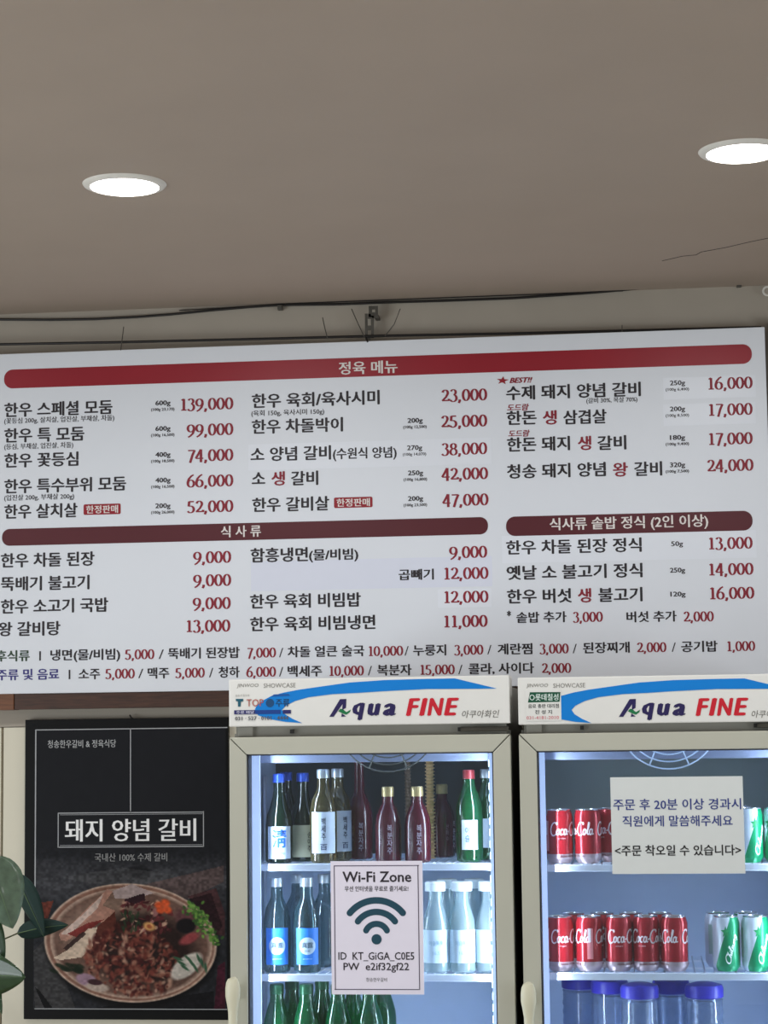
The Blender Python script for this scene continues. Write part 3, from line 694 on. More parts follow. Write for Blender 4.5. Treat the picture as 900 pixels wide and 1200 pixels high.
flat_poly(S1, 'sticker_bar', rect_px(331.5, 832.0, 341, 836.3, HY), HY, ink((40, 40, 104)), px=False, eps=.001)
SP(S1, '주류 배달', 277, 298, 834.6, 3.6, (205, 205, 225), eps=.0016)
SP(S1, '031 · 527 · 0101 · 4444', 275.5, 338, 841.6, 4.6, (90, 92, 100), mode='b', eps=.0012, bold=.01)
SP(S1, '음료/주류도매', 276, 292, 815, 2.6, (150, 148, 140), eps=.0012, bold=0, fat=0)
# green supplier sticker on the right sign
flat_poly(S2, 'white_sticker', rect_px(615.5, 809.5, 658, 844.5, HY), HY, M_sign, px=False, eps=.0006)
flat_poly(S2, 'green_sticker', [(618.7, 823.3), (621, 811.2), (656.7, 811), (655.8, 822.3)], HY, ink((10, 82, 56)), eps=.001)
SP(S2, '○롯데칠성', 620.5, 654.5, 817, 7.6, (225, 240, 232), eps=.0016, bold=.01)
SP(S2, '음료 총판 대리점', 619, 655, 827.3, 4.6, (50, 56, 54), eps=.001)
SP(S2, '진 성 지', 627, 647, 834.3, 4.6, (50, 56, 54), eps=.001)
SP(S2, '031-4181-2010', 617, 655, 841, 3.8, (214, 120, 128), mode='b', eps=.001, bold=.005)

# ------------------------------------------------------------------ paper notices on the doors
def sheet(label, x0, y0, x1, y1, rgb, name):
    Y = FY+.0125; P = rect_px(x0, y0, x1, y1, Y)
    mb = MB().prism(P, Y-.0006, Y+.001); o = mb.build(name, mat('notice_paper', rgb, .55, var=.01), loc=(P[3][0], Y, P[3][1]))
    return tag(o, label, 'notice'), Y-.0006
wf, WY = sheet('portrait paper notice with a wireless symbol on the left fridge door', 387.3, 1009.3, 497.2, 1165.5, (240, 234, 248), 'paper_notice')
DK = (46, 38, 48)
INKB = (70, 56, 84)
line([(392.5, 1014.7), (490.5, 1014.2)], .9, wf, WY, ink(INKB), 'border_line', .0003); line([(392.5, 1159.5), (490.8, 1159.5)], .9, wf, WY, ink(INKB), 'border_line', .0003)
line([(392.3, 1014.7), (392.4, 1159.5)], .9, wf, WY, ink(INKB), 'border_line', .0003); line([(490.6, 1014.2), (490.9, 1159.5)], .9, wf, WY, ink(INKB), 'border_line', .0003)
NT = lambda o, Y, s, a, b, y, h, c=DK, **k: put_text(o, 'notice_lettering', s, a, b, y, h, Y, c, eps=.0004, **k)
NT(wf, WY, 'Wi-Fi Zone', 401.3, 482, 1027.5, 12.6, mode='b', bold=.02, fat=0)
NT(wf, WY, '무선 인터넷을 무료로 즐기세요!', 404, 478.5, 1041.3, 6, bold=.01, fat=0)
NT(wf, WY, 'ID  KT_GiGA_C0E5', 396.5, 485.5, 1121, 10.5, mode='b', bold=.012, fat=0)
NT(wf, WY, 'PW  e2if32gf22', 402.5, 479.5, 1134, 11.5, mode='b', bold=.012, fat=0)
NT(wf, WY, '청송한우갈비', 429, 453.5, 1148, 4.6, bold=0, fat=0)
M_teal = ink((24, 72, 90))
cw = at(441.3, 1096.5, WY); sc = (WY/F)/6.854
def arcband(R, hw, half):
    o = []
    n = 26
    for i in range(n+1): a = math.radians(90+half-2*half*i/n); o.append(((R+hw)*math.cos(a), (R+hw)*math.sin(a)))
    a = math.radians(90-half); c = (R*math.cos(a), R*math.sin(a))
    for i in range(1, 8): b = a-math.pi*i/8; o.append((c[0]+hw*math.cos(b), c[1]+hw*math.sin(b)))
    for i in range(n+1): a = math.radians(90-half+2*half*i/n); o.append(((R-hw)*math.cos(a), (R-hw)*math.sin(a)))
    a = math.radians(90+half); c = (R*math.cos(a), R*math.sin(a))
    for i in range(1, 8): b = a+math.pi-math.pi*i/8; o.append((c[0]+hw*math.cos(b), c[1]+hw*math.sin(b)))
    return [(cw.x+x*sc, cw.z+y*sc) for x, y in o]
for R_, half, hw in ((93, 64, 24), (187, 53, 25), (278, 50, 26)):
    v = arcband(R_, hw, half); mb = MB(); n = len(v)
    m = 27; k = 7
    # strips of quads keep the concave band clean
    outer = v[:m]; inner = v[m+k:m+k+m][::-1]; Y = WY-.0004
    V = [(x, Y, z) for x, z in outer]+[(x, Y, z) for x, z in inner]
    mb.add(V, [(i, i+1, m+i+1, m+i) for i in range(m-1)])
    for cap, mid in ((v[m-1:m+k+1], None), (v[m+k+m-1:]+[v[0]], None)):
        mb.add([(x, Y, z) for x, z in cap], [tuple(range(len(cap)))])
    mb.build('wireless_symbol', M_teal, wf, loc=(cw.x, Y, cw.z), smooth=False)
dc = at(441.3, 1100.7, WY)
flat_poly(wf, 'wireless_symbol', [(dc.x+.0113*math.cos(a*.3142), dc.z+.0113*math.sin(a*.3142)) for a in range(20)], WY, M_teal, px=False)
nt2, NY = sheet('landscape white paper notice with blue and black text on the right fridge door', 715, 911, 873.6, 1023.6, (222, 226, 224), 'paper_notice')
BLU = (52, 66, 136)
NT(nt2, NY, '주문 후 20분 이상 경과시', 718.5, 868.5, 942.3, 12.5, BLU, bold=.012, fat=.003)
NT(nt2, NY, '직원에게 말씀해주세요', 729.5, 858.5, 961.8, 12.3, BLU, bold=.012, fat=.003)
NT(nt2, NY, '<주문 착오일 수 있습니다>', 720.5, 868.5, 996.3, 12, (34, 32, 34), bold=.016, fat=.004)

# ------------------------------------------------------------------ bottles
G_green = glass_mat('green_glass', (70, 160, 100), .05, .34, (20, 104, 58))
G_dkgreen = glass_mat('dark_green_glass', (60, 100, 76), .04, .35, (18, 46, 32))
G_clear = glass_mat('clear_glass', (214, 232, 234), .06, .34, (196, 214, 220))
G_pale = glass_mat('pale_glass', (170, 200, 204), .05, .22, (60, 88, 96))
G_amber = glass_mat('amber_drink', (190, 170, 110), .05, .45, (92, 84, 52))
G_maroon = mat('maroon_bottle', (78, 18, 34), .2, var=.1, coat=.3)
M_capblue = mat('cap_blue', (50, 86, 190), .3, .3)
M_capsil = mat('cap_silver', (200, 206, 212), .28, .7)
M_capgold = mat('cap_gold', (205, 180, 130), .3, .5)
M_capred = mat('cap_red', (150, 50, 56), .35, .2)
M_capwhite = mat('cap_white', (236, 242, 246), .4)
M_lwhite = mat('label_white', (214, 224, 240), .5)
M_lcream = mat('label_cream', (206, 204, 176), .5)
M_lblue = mat('label_blue', (42, 128, 224), .45)
M_lpale = mat('label_pale', (206, 222, 236), .5)
def wrap_patch(r, a0, a1, z0, z1, n=10):
    mb = MB(); V = []; 
    for i in range(n+1):
        a = a0+(a1-a0)*i/n
        for rr in (r, r-.0003):
            for z in (z0, z1): V.append((rr*math.sin(a), -rr*math.cos(a), z))
    f = []
    for i in range(n): b = 4*i; f += [(b, b+4, b+5, b+1), (b+2, b+3, b+7, b+6)]
    mb.add(V, f); return mb
def wrap_text(s, r, wd, h, zc, ang=0, vert=False, bold=.015, fat=.005, shear=0, rot=0, glyph=None, arc0=0):
    v, f = glyph or glyphs('\n'.join(s) if vert else s, bold, fat)
    if shear: v = [(x+y*shear, y) for x, y in v]
    if rot: c_, s_ = math.cos(rot), math.sin(rot); v = [(x*c_-y*s_, x*s_+y*c_) for x, y in v]
    xs = [p[0] for p in v]; ys = [p[1] for p in v]
    sx = wd/(max(xs)-min(xs)); sy = h/(max(ys)-min(ys)); mx = (max(xs)+min(xs))/2; my = (max(ys)+min(ys))/2
    n_ = _split.get(('\n'.join(s) if vert else s, bold, fat), len(v)) if glyph is None else len(v)
    mb = MB(); mb.add([((r+(i//n_)*.00008)*math.sin(ang+(x-mx)*sx/r), -(r+(i//n_)*.00008)*math.cos(ang+(x-mx)*sx/r), zc+(y-my)*sy) for i, (x, y) in enumerate(v)], f)
    return mb
SOJU = [(.0, .001), (.026, 0), (.030, .004), (.0305, .02), (.0305, .115), (.0285, .130), (.022, .150), (.0155, .165), (.0130, .178), (.0130, .190)]
SLIM = [(.0, .001), (.027, 0), (.031, .004), (.0315, .02), (.0312, .085), (.028, .108), (.020, .130), (.0145, .150), (.0125, .165), (.0122, .186)]
STOUT = [(.0, .001), (.026, 0), (.0305, .004), (.031, .10), (.0305, .118), (.026, .142), (.017, .160), (.0135, .170), (.0130, .195)]
SQUAT = [(.0, .001), (.025, 0), (.0295, .004), (.030, .02), (.030, .082), (.027, .102), (.0195, .122), (.0135, .132), (.0125, .140), (.0125, .152)]
BROAD = [(.0, .001), (.026, 0), (.030, .004), (.0305, .02), (.0305, .098), (.0285, .115), (.0215, .138), (.0165, .152), (.0155, .170), (.0155, .184)]
def bottle(prof, glass, cap, capr, label_m=None, lz=(.01, .08), la=.95, text=None, name='liquor_bottle', caph=.016, extra=None):
    t = bpy.data.objects.new(name, None); COL.objects.link(t); WL[t.as_pointer()] = Vector()
    MB().lathe(prof, 28).build('bottle_glass', glass, t)
    zt = prof[-1][1]
    MB().lathe([(capr, zt-.004), (capr, zt+caph-.003), (capr*.9, zt+caph), (0, zt+caph+.0003)], 24).build('cap', cap, t)
    R = max(p[0] for p in prof)+.0006
    if label_m:
        lb = wrap_patch(R, -la, la, *lz).build('label', label_m, t, smooth=True)
        if text:
            for tx in text:
                g = tx['m']; kw = {k: v for k, v in tx.items() if k != 'm'}
                wrap_text(r=R+.0011, **kw).build('lettering', g, lb, smooth=False)
    if extra: extra(t, R)
    return t
def place(t, px, py, Y, zs, label, group=None, rz=0, first=False, s=1, cat='bottle'):
    o = t if first else copy_tree(t)
    p = at(px, py, Y); o.location = (p.x, Y, zs+.0002); 
    o.rotation_euler.z = rz+math.atan2(-p.x, Y)*-1*-1
    if s != 1: o.scale = (s, s, s)
    tag(o, label, cat, group); return o
S1Z, S2Z, S3Z = 1.405, 1.160, .905
I = ink
bA = bottle(SLIM, G_dkgreen, M_capblue, .0145, M_lwhite, (.01, .083), .92, [dict(s='淸', wd=.034, h=.042, zc=.056, m=I((40, 100, 190)), bold=.02), dict(s='청하', wd=.028, h=.006, zc=.022, m=I((120, 150, 190)))])
bA2 = bottle(SLIM, G_dkgreen, M_capblue, .0145, M_lcream, (.01, .083), .92, [dict(s='송이주', vert=True, wd=.010, h=.045, zc=.045, ang=.45, m=I((70, 66, 52)))])
bB = bottle(STOUT, G_amber, M_capsil, .0145, M_lwhite, (.022, .115), .98, [dict(s='백세주', vert=True, wd=.011, h=.05, zc=.077, m=I((50, 56, 80))), dict(s='百', wd=.016, h=.014, zc=.036, m=I((60, 70, 110)))])
def maroon_text(t, R):
    wrap_text('복분자주', R+.0004, .012, .066, .052, ang=.1, vert=True).build('lettering', I((176, 160, 176)), t, smooth=False)
    wrap_text('산매수', R+.0004, .007, .04, .058, ang=-.6, vert=True).build('lettering', I((128, 90, 104)), t, smooth=False)
bC = bottle(SQUAT, G_maroon, M_capgold, .0140, extra=maroon_text, caph=.018)
TALL = [(.0, .001), (.026, 0), (.0295, .004), (.030, .02), (.030, .105), (.026, .125), (.017, .145), (.0125, .156), (.0115, .215), (.0115, .228)]
M_neck = mat('cap_copper', (130, 66, 50), .3, .3)
bC2 = bottle(TALL, G_maroon, M_neck, .0128, extra=maroon_text, caph=.016)
bD = bottle(SOJU, G_green, M_capred, .0138, M_lwhite, (.028, .094), .62, [dict(s='이슬', vert=True, wd=.012, h=.034, zc=.062, ang=-.15, m=I((90, 110, 160)))])
bE = bottle(STOUT, G_pale, M_capsil, .0150, M_lblue, (.018, .100), .9, None)
lbE = [c for c in bE.children if c.name.startswith('label')][0]
v, f = [], []
RR = .0315+.0006
disc = [(.0195*q/5*math.cos(a*.2618), .0195*q/5*math.sin(a*.2618)) for q in range(1, 6) for a in range(24)]+[(0, 0)]
df = [(a, (a+1) % 24, 120) for a in range(24)]+[(q*24+a, q*24+24+a, q*24+24+(a+1) % 24, q*24+(a+1) % 24) for q in range(4) for a in range(24)]
wrap_text('x', RR+.0003, .039, .039, .060, glyph=(disc, df)).build('white_roundel', M_lpale, lbE, smooth=False)
wrap_text('真露', RR+.0020, .027, .013, .062).build('lettering', I((90, 110, 128)), lbE, smooth=False)
wrap_text('진로', RR+.0018, .013, .005, .049).build('lettering', I((90, 110, 128)), lbE, smooth=False)
wrap_text('JINRO', RR+.001, .022, .003, .031).build('lettering', I((190, 215, 240)), lbE, smooth=False)
bF = bottle(BROAD, G_clear, M_capwhite, .0235, M_lpale, (.022, .095), 1.25, [dict(s='이슬톡톡', wd=.034, h=.011, zc=.066, m=I((150, 178, 200))), dict(s='16.5', wd=.016, h=.008, zc=.044, m=I((158, 184, 206)))], caph=.017)
bG = bottle(SOJU, G_green, M_capsil, .0150, M_lwhite, (.028, .094), .62)
WIDE = [(.0, .001), (.026, 0), (.030, .004), (.0305, .02), (.0305, .118), (.0285, .134), (.0225, .154), (.0175, .168), (.0155, .180), (.0155, .190)]
M_capgreen = mat('cap_green', (30, 84, 54), .3, .3)
bH = bottle(WIDE, G_green, M_capgreen, .0165, M_lwhite, (.028, .094), .62)
GA = 'liquor bottles on the top shelf of the left fridge'
place(bA, 327.5, 1010, 4.750, S1Z, 'green bottle with blue cap and big blue character on white label, far left, top shelf', GA, first=True)
place(bA2, 355.5, 1010, 4.815, S1Z, 'dark green blue-capped bottle with cream label, second on the top shelf', GA, first=True)
place(bB, 379.5, 1010, 4.750, S1Z, 'amber bottle with silver cap and wide white label, front of the top shelf', GA, first=True)
place(bB, 396.5, 1010, 4.815, S1Z, 'amber silver-capped bottle half hidden behind the front amber one', GA, rz=.55)
place(bC2, 422, 1010, 4.885, S1Z, 'tall dark maroon bottle with long neck right of the amber bottles, top shelf', GA, first=True)
place(bC, 455.5, 1010, 4.755, S1Z, 'dark maroon gold-capped bottle in the middle of the top shelf', GA, first=True)
place(bC, 490, 1010, 4.750, S1Z, 'dark maroon gold-capped bottle beside the ribbed bead reflection, top shelf', GA)
place(bC, 519, 1010, 4.93, S1Z, 'dark maroon bottle standing back between bead reflection and green bottle', GA, rz=1)
place(bD, 551, 1010, 4.760, S1Z, 'green bottle with narrow white label near the right end of the top shelf', GA, first=True)
place(bG, 572, 1010, 4.835, S1Z, 'green bottle at the far right end of the top shelf, partly behind the door frame', GA, first=True)
place(bA2, 336, 1010, 4.93, S1Z, 'dark green bottle in the back row at the left end of the top shelf', GA, rz=2.6)
GB = 'clear bottles on the middle shelf of the left fridge'
place(bE, 325, 1141, 4.750, S2Z, 'clear bottle with blue label and white roundel, far left of the middle shelf', GB, first=True)
place(bE, 360.5, 1141, 4.750, S2Z, 'clear bottle with blue label and white roundel, second from left on the middle shelf', GB)
place(bE, 349, 1141, 4.86, S2Z, 'silver-capped bottle behind and between the two blue-labelled bottles', GB, rz=2.4)
place(bE, 381, 1141, 4.86, S2Z, 'silver-capped bottle behind, just left of the wireless notice', GB, rz=2.0)
place(bF, 511.5, 1141, 4.750, S2Z, 'white-capped clear bottle with pale label directly right of the wireless notice', GB, first=True)
place(bF, 542.8, 1141, 4.752, S2Z, 'white-capped clear bottle with pale label, second right of the wireless notice', GB)
place(bF, 574.3, 1141, 4.752, S2Z, 'white-capped clear bottle at the right end of the middle shelf', GB)
for px, Y, rz, lab in ((525.5, 4.835, 1, 'white-capped clear bottle in the back row, behind the first two pale-labelled ones'), (557.5, 4.835, 2, 'white-capped clear bottle in the back row near the right light strip')):
    place(bF, px, 1141, Y, S2Z, lab, GB, rz=rz)
GC = 'green bottles on the third shelf of the left fridge'
for px, Y, lab in ((325, 4.755, 'green bottle at the left end of the third shelf'), (360, 4.755, 'second green bottle from the left on the third shelf'),
                   (397, 4.755, 'green bottle under the left part of the wireless notice'), (434, 4.755, 'last green bottle at the right of the row, third shelf'),
                   (378, 4.92, 'green bottle third row back, just left of the wireless notice'), (450, 4.92, 'green bottle third row back at the right end of the third shelf'),
                   (378.5, 4.84, 'green bottle in the second row back, third shelf, left of the notice'),
                   (343, 4.84, 'green bottle behind, between the two leftmost of the third shelf'), (415, 4.84, 'green bottle in the back row under the middle of the wireless notice')):
    o = place(bH, px, 1260, Y, S3Z+.004, lab, GC, rz=.4*math.sin(px), first=(px == 325)); o.scale = (1.0, 1.0, 1.08)

# ------------------------------------------------------------------ cans
def can_mat(name, c1, c2, a, off, metal=.35):
    m = mat(name, c1, .3, metal, var=.02); nt = m.node_tree; N = nt.nodes; L = nt.links
    tc = N.new('ShaderNodeTexCoord'); sp = N.new('ShaderNodeSeparateXYZ'); L.new(tc.outputs['Object'], sp.inputs[0])
    at_ = N.new('ShaderNodeMath'); at_.operation = 'ARCTAN2'; ng = N.new('ShaderNodeMath'); ng.operation = 'MULTIPLY'; ng.inputs[1].default_value = -1
    L.new(sp.outputs[1], ng.inputs[0]); L.new(sp.outputs[0], at_.inputs[0]); L.new(ng.outputs[0], at_.inputs[1])
    s1 = N.new('ShaderNodeMath'); s1.operation = 'MULTIPLY_ADD'; s1.inputs[1].default_value = a; s1.inputs[2].default_value = off
    L.new(sp.outputs[2], s1.inputs[0])
    sub = N.new('ShaderNodeMath'); sub.operation = 'SUBTRACT'; L.new(at_.outputs[0], sub.inputs[0]); L.new(s1.outputs[0], sub.inputs[1])
    ab = N.new('ShaderNodeMath'); ab.operation = 'GREATER_THAN'; ab.inputs[1].default_value = 0; L.new(sub.outputs[0], ab.inputs[0])
    mx = N.new('ShaderNodeMix'); mx.data_type = 'RGBA'; L.new(ab.outputs[0], mx.inputs[0])
    mx.inputs[6].default_value = (*lin(c1), 1); mx.inputs[7].default_value = (*lin(c2), 1)
    L.new(mx.outputs[2], N['Principled BSDF'].inputs['Base Color']); return m
M_red = mat('cola_red', (172, 30, 42), .2, .3, var=.02)
M_gw = can_mat('green_white_can', (214, 222, 236), (0, 142, 92), 11.7, -.93, .2)
M_alu = mat('aluminium', (206, 208, 214), .25, .85)
M_strip = mat('silver_print', (178, 158, 164), .35, .5)
CANB = [(0, .0), (.0225, 0), (.0285, .009), (.0300, .013), (.0302, .105), (.0270, .1155), (.0262, .118)]
def script_strokes(word):
    """flowing script drawn as pen strokes"""
    S = {'C': [_arc(.42, .45, .40, .52, 50, 310, 16), [(.62, .98), (.7, .85), (.62, .78)]], 'o': [_arc(.2, .22, .15, .22, 0, 360, 14), [(.33, .3), (.46, .34)]],
         'c': [_arc(.22, .22, .16, .22, 50, 310, 12)], 'a': [_arc(.2, .22, .15, .22, 0, 360, 14), [(.36, .44), (.34, .1), (.46, .02), (.54, .1)]],
         'l': [[(.02, .1), (.2, .6), (.22, .95), (.12, .98), (.1, .7), (.1, .1), (.2, .0), (.32, .1)]], '-': [[(0, .22), (.2, .28)]],
         'h': [[(.05, 0), (.12, .6), (.2, .95), (.1, .8), (.08, 0)], [(.08, .2), (.25, .42), (.32, .3), (.32, .05), (.42, .03)]], 'i': [[(.08, .4), (.08, .05), (.2, .03)], [(.08, .55), (.09, .62)]],
         's': [[(.28, .38), (.12, .42), (.1, .28), (.25, .18), (.22, .02), (.05, .05)]], 'u': [[(.05, .4), (.06, .08), (.2, .02), (.3, .15), (.32, .4), (.33, .05), (.42, .03)]],
         'n': [[(.05, .4), (.06, 0)], [(.06, .25), (.2, .42), (.3, .3), (.31, .04), (.42, .03)]], 'g': [_arc(.2, .22, .15, .2, 0, 360, 14), [(.36, .42), (.34, -.2), (.2, -.36), (.06, -.22)]]}
    A = {'C': .70, 'o': .42, 'c': .38, 'a': .5, 'l': .28, '-': .22, 'h': .42, 'i': .2, 's': .34, 'u': .44, 'n': .42, 'g': .44}
    v = []; f = []; x = 0
    for ch in word:
        for q in S[ch]:
            a, b = _stroke(q, .075, .055); n = len(v); v += [(p[0]+x, p[1]) for p in a]; f += [tuple(i+n for i in t) for t in b]
        x += A[ch]
    return v, f
def cola():
    t = bpy.data.objects.new('soda_can', None); COL.objects.link(t); WL[t.as_pointer()] = Vector()
    b = MB().lathe(CANB, 36).build('can_body', M_red, t)
    MB().lathe([(.0262, .1175), (.0268, .120), (.0255, .1205), (.0245, .1165), (0, .1168)], 32).build('can_lid', M_alu, t)
    MB().lathe([(.0226, -.0), (.0289, .0092), (.0303, .0132), (.0303, .0215), (.0300, .0215)], 36).build('silver_band', M_strip, t)
    for ang in (.62, 3.74):
        wrap_text('', .0307, .086, .032, .077, ang=ang, shear=.18, glyph=script_strokes('Coca-Cola')).build('script_lettering', I((232, 214, 218)), t, smooth=False)
        wrap_text('코카콜라', .0307, .018, .0035, .056, ang=ang-.5).build('lettering', I((226, 170, 176)), t, smooth=False)
        wrap_text('ORIGINAL TASTE 250ml', .0307, .042, .004, .0165, ang=ang).build('lettering', I((120, 40, 50)), t, smooth=False)
    wrap_patch(.0305, -1.42, -.98, .028, .095).build('nutrition_panel', I((206, 120, 126)), t, smooth=True)
    wrap_patch(.0307, -1.34, -1.14, .066, .095).build('barcode_panel', I((220, 205, 208)), t, smooth=True)
    return t
def cider():
    t = bpy.data.objects.new('soda_can', None); COL.objects.link(t); WL[t.as_pointer()] = Vector()
    MB().lathe(CANB, 36).build('can_body', M_gw, t)
    MB().lathe([(.0262, .1175), (.0268, .120), (.0255, .1205), (.0245, .1165), (0, .1168)], 32).build('can_lid', M_alu, t)
    wrap_text('', .0307, .030, .066, .050, ang=.52, rot=1.05, glyph=script_strokes('Chilsung')).build('script_lettering', I((236, 244, 240)), t, smooth=False)
    stp = [((1 if k % 2 == 0 else .42)*math.sin(math.radians(36*k)), (1 if k % 2 == 0 else .42)*math.cos(math.radians(36*k))) for k in range(10)]
    for ang in (.08,):
        wrap_text('', .0308, .022, .024, .088, ang=ang, glyph=(stp+[(0, 0)], [(i, (i+1) % 10, 10) for i in range(10)])).build('star_mark', I((28, 150, 88)), t, smooth=False)
    wrap_patch(.0306, -2.0, -1.2, .03, .095).build('nutrition_panel', I((170, 196, 190)), t, smooth=True)
    return t
red = cola(); grn = cider()
Z1, Z2 = 1.401, 1.164
GD = 'cans on the upper shelf of the right fridge'; GE = 'cans on the middle shelf of the right fridge'
place(red, 656.5, 1012, 4.745, Z1, 'red cola can at the left end of the upper shelf, right fridge', GD, first=True, cat='can', rz=.05)
place(red, 689.5, 1012, 4.750, Z1, 'red cola can second from left on the upper shelf showing its side panel', GD, cat='can', rz=-1.55)
place(red, 716, 1012, 4.80, Z1, 'red cola can on the upper shelf beside the left edge of the paper notice', GD, cat='can', rz=2.3)
place(grn, 879.5, 1012, 4.745, Z1, 'green and white soda can on the upper shelf right of the paper notice', GD, first=True, cat='can', rz=.35)
place(grn, 912, 1012, 4.745, Z1, 'green and white soda can at the photo edge on the upper shelf', GD, cat='can', rz=-.7)
place(grn, 868, 1012, 4.86, Z1, 'green and white soda can in the back row of the upper shelf', GD, cat='can', rz=2)
for i, (px, Y, rz, lab) in enumerate([
        (657.5, 4.745, .05, 'red cola can at the left end of the middle shelf, right fridge'),
        (691.5, 4.745, 1.25, 'red cola can second from left in the front row, middle shelf'),
        (726, 4.745, -.1, 'red cola can third from left in the front row, middle shelf'),
        (758.2, 4.748, -.45, 'red cola can fourth from left in the front row, middle shelf'),
        (791.2, 4.742, -1.75, 'red cola can at the right end of the red front row, middle shelf'),
        (673, 4.82, 1, 'red cola can behind the gap of the first and second front cans'),
        (707, 4.82, 2, 'red cola can behind the gap of the second and third front cans'),
        (741, 4.82, .6, 'red cola can behind the gap of the third and fourth front cans'),
        (775, 4.82, -.5, 'red cola can behind the gap of the fourth and fifth front cans')]):
    place(red, px, 1138, Y, Z2, lab, GE, cat='can', rz=rz)
for px, Y, rz, lab in ((852, 4.745, -.1, 'green and white soda can right of the red cans on the middle shelf'),
                       (886.5, 4.745, .15, 'green and white soda can with white script at the right photo edge, middle shelf'),
                       (843, 4.83, 1.2, 'green and white soda can in the back row behind the left green can'),
                       (876, 4.83, 2.4, 'green and white soda can in the back row between the two front green cans'),
                       (918, 4.745, .1, 'green and white soda can mostly outside the right photo edge, middle shelf')):
    place(grn, px, 1138, Y, Z2, lab, GE, cat='can', rz=rz)

# ------------------------------------------------------------------ blue-lidded water jugs
G_jug = glass_mat('jug_plastic', (206, 216, 232), .05, .22, (140, 156, 186), rough=.12)
M_lid = mat('lid_blue', (54, 48, 176), .35, var=.03)
prof = [(.0, .001), (.034, 0), (.039, .006)]
for k in range(9):
    z = .015+k*.021; prof += [(.041, z), (.0415, z+.006), (.0395, z+.013), (.0395, z+.017)]
prof += [(.0405, .205), (.0385, .213), (.037, .222)]
jug = bpy.data.objects.new('water_jug', None); COL.objects.link(jug); WL[jug.as_pointer()] = Vector()
MB().lathe(prof, 32).build('jug_body', G_jug, jug)
MB().lathe([(.0395, .218), (.0425, .220), (.0430, .238), (.040, .246), (.022, .251), (0, .252)], 32).build('lid', M_lid, jug)
MB().torus((0, 0, .214), .0400, .0016, axis='z').build('neck_ring', G_jug, jug)
GJ = 'blue-lidded water jugs on the third shelf of the right fridge'
zj = at(829, 1154, 4.75).z-.252
F2Z3 = .885
for i, (px, Y, lab) in enumerate([(829, 4.765, 'water jug with blue lid at the right end of the jug row'), (753, 4.755, 'water jug with blue lid in front, middle of the row'),
        (790, 4.845, 'water jug with blue lid set back between the middle and right ones'), (718, 4.845, 'water jug with blue lid set back left of the middle jug'), (683, 4.925, 'water jug with blue lid in the shade at the left end of the row')]):
    place(jug, px, 1300, Y, F2Z3, lab, GJ, first=(i == 0), cat='jug', rz=i*.3)

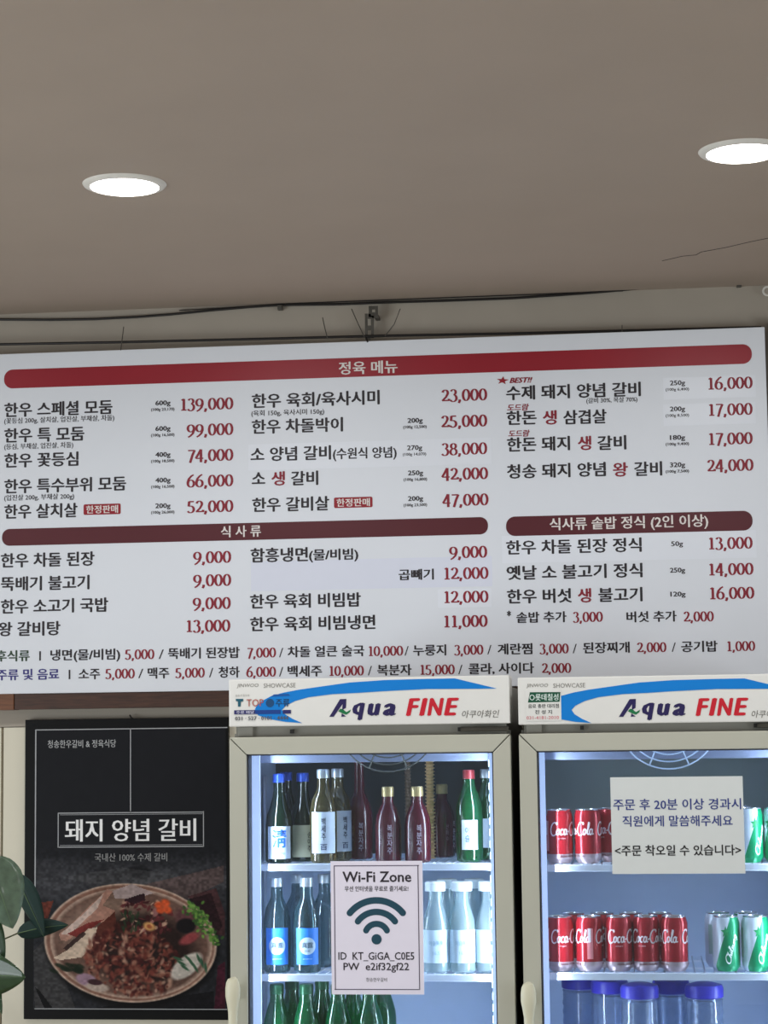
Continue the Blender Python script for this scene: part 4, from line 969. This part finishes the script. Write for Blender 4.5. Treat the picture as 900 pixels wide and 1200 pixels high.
# ------------------------------------------------------------------ plant at the left edge
M_leaf = mat('leaf_green_dark', (40, 66, 38), .32, var=.22, scale=40, bump=.15, coat=.3)
M_leaf2 = mat('leaf_grey_green', (84, 104, 84), .3, var=.25, scale=50, bump=.2, coat=.4)
M_leaf3 = mat('leaf_teal_reflected', (14, 48, 44), .5, var=.2, scale=30)  # dark teal leaves, partly standing in for the plant's reflection in the poster glass
M_stem = mat('plant_stem', (92, 96, 60), .6, var=.15)
M_vein = mat('leaf_vein', (96, 122, 84), .5)
pl = empty('potted_plant', (-1.62, 4.36, 0), 'leafy green plant reaching in at the left edge beside the poster', 'plant')
def leaf(base, tip, wd, m, sag=.02, roll=.2, pleat=.0, n=16, k=8, fold=.3):
    b = Vector(base); t = Vector(tip); ax = (t-b); Ln = ax.length; ax.normalize()
    nrm = Vector((0, -1, 0)); nrm = (nrm-ax*nrm.dot(ax)).normalized(); side = ax.cross(nrm)
    q = Matrix.Rotation(roll, 3, ax); nrm = q @ nrm; side = q @ side
    V = []; f = []
    for i in range(n+1):
        u = i/n; ww = wd*(math.sin(math.pi*u**.75)**.72)*(1-.22*u) if 0 < u < 1 else .0008
        for j in range(k+1):
            s = j/k*2-1
            p = b+ax*Ln*u+side*ww*s-nrm*(fold*ww*abs(s)*-1*-1)+nrm*(pleat*math.sin(u*38+abs(s)*2.4)*abs(s))+Vector((0, 0, -sag*4*u*(1-u)*-1))
            V.append(p)
    for i in range(n):
        for j in range(k): a = i*(k+1)+j; f.append((a, a+1, a+k+2, a+k+1))
    mb = MB(); mb.add(V, f); o = mb.build('leaf', m, pl, loc=b, smooth=False)
    for p in o.data.polygons: p.use_smooth = True
    sd = o.modifiers.new('thickness', 'SOLIDIFY'); sd.thickness = .0007
    P = [b+ax*Ln*(i/10)+nrm*.0008+Vector((0, 0, sag*4*(i/10)*(1-i/10))) for i in range(11)]
    MB().tube(P, [.0014*(1-.08*i) for i in range(11)], 5).build('leaf_midrib', M_vein, o, loc=b)
    return b
YL = 4.36
P0 = Vector((-1.62, YL, 0))
L = []
L.append(leaf(at(-14, 1003, YL), at(15, 1088, YL-.01), .062, M_leaf2, 0, -.35, .0030))
L.append(leaf(at(-44, 1146, YL), at(30, 1145, YL-.03), .052, M_leaf, .004, .15))
L.append(leaf(at(-26, 1070, YL+.05), at(5, 1126, YL+.03), .036, M_leaf, .0, .3))
L.append(leaf(at(-22, 1130, YL+.05), at(2, 1188, YL+.03), .022, M_leaf, .0, .2))
L.append(leaf(at(18, 1024, 5.05), at(52, 1098, 5.08), .034, M_leaf3, .0, .3))
L.append(leaf(at(20, 1094, 5.08), at(80, 1084, 5.10), .026, M_leaf3, .004, .1))
L.append(leaf(at(-70, 1030, YL), at(-30, 985, YL-.05), .045, M_leaf, .01, .2))
trunk = [(-1.62, 4.36, .30), (-1.635, 4.37, .7), (-1.61, 4.40, 1.05), (-1.64, 4.40, 1.35), (-1.63, 4.40, 1.48)]
MB().tube(trunk, [.012, .011, .009, .007, .004], 10).build('stem', M_stem, pl, loc=(-1.62, 4.36, .3))
for i, b in enumerate(L):
    z = min(max(b.z-.08, 1.05), 1.46); s = Vector((-1.625, 4.40, z)); mid = (s+b)/2+Vector((0, 0, .015))
    MB().tube([s, mid, b], [.003, .0024, .0018], 6).build('leaf_stalk', M_stem, pl, loc=s)
MB().lathe([(0, 0), (.12, 0), (.13, .02), (.155, .28), (.165, .285), (.165, .31), (.15, .31), (.145, .29), (0, .285)], 36, (-1.62, 4.36, 0)).build('pot', mat('pot_clay', (150, 96, 70), .7), pl, loc=(-1.62, 4.36, 0))
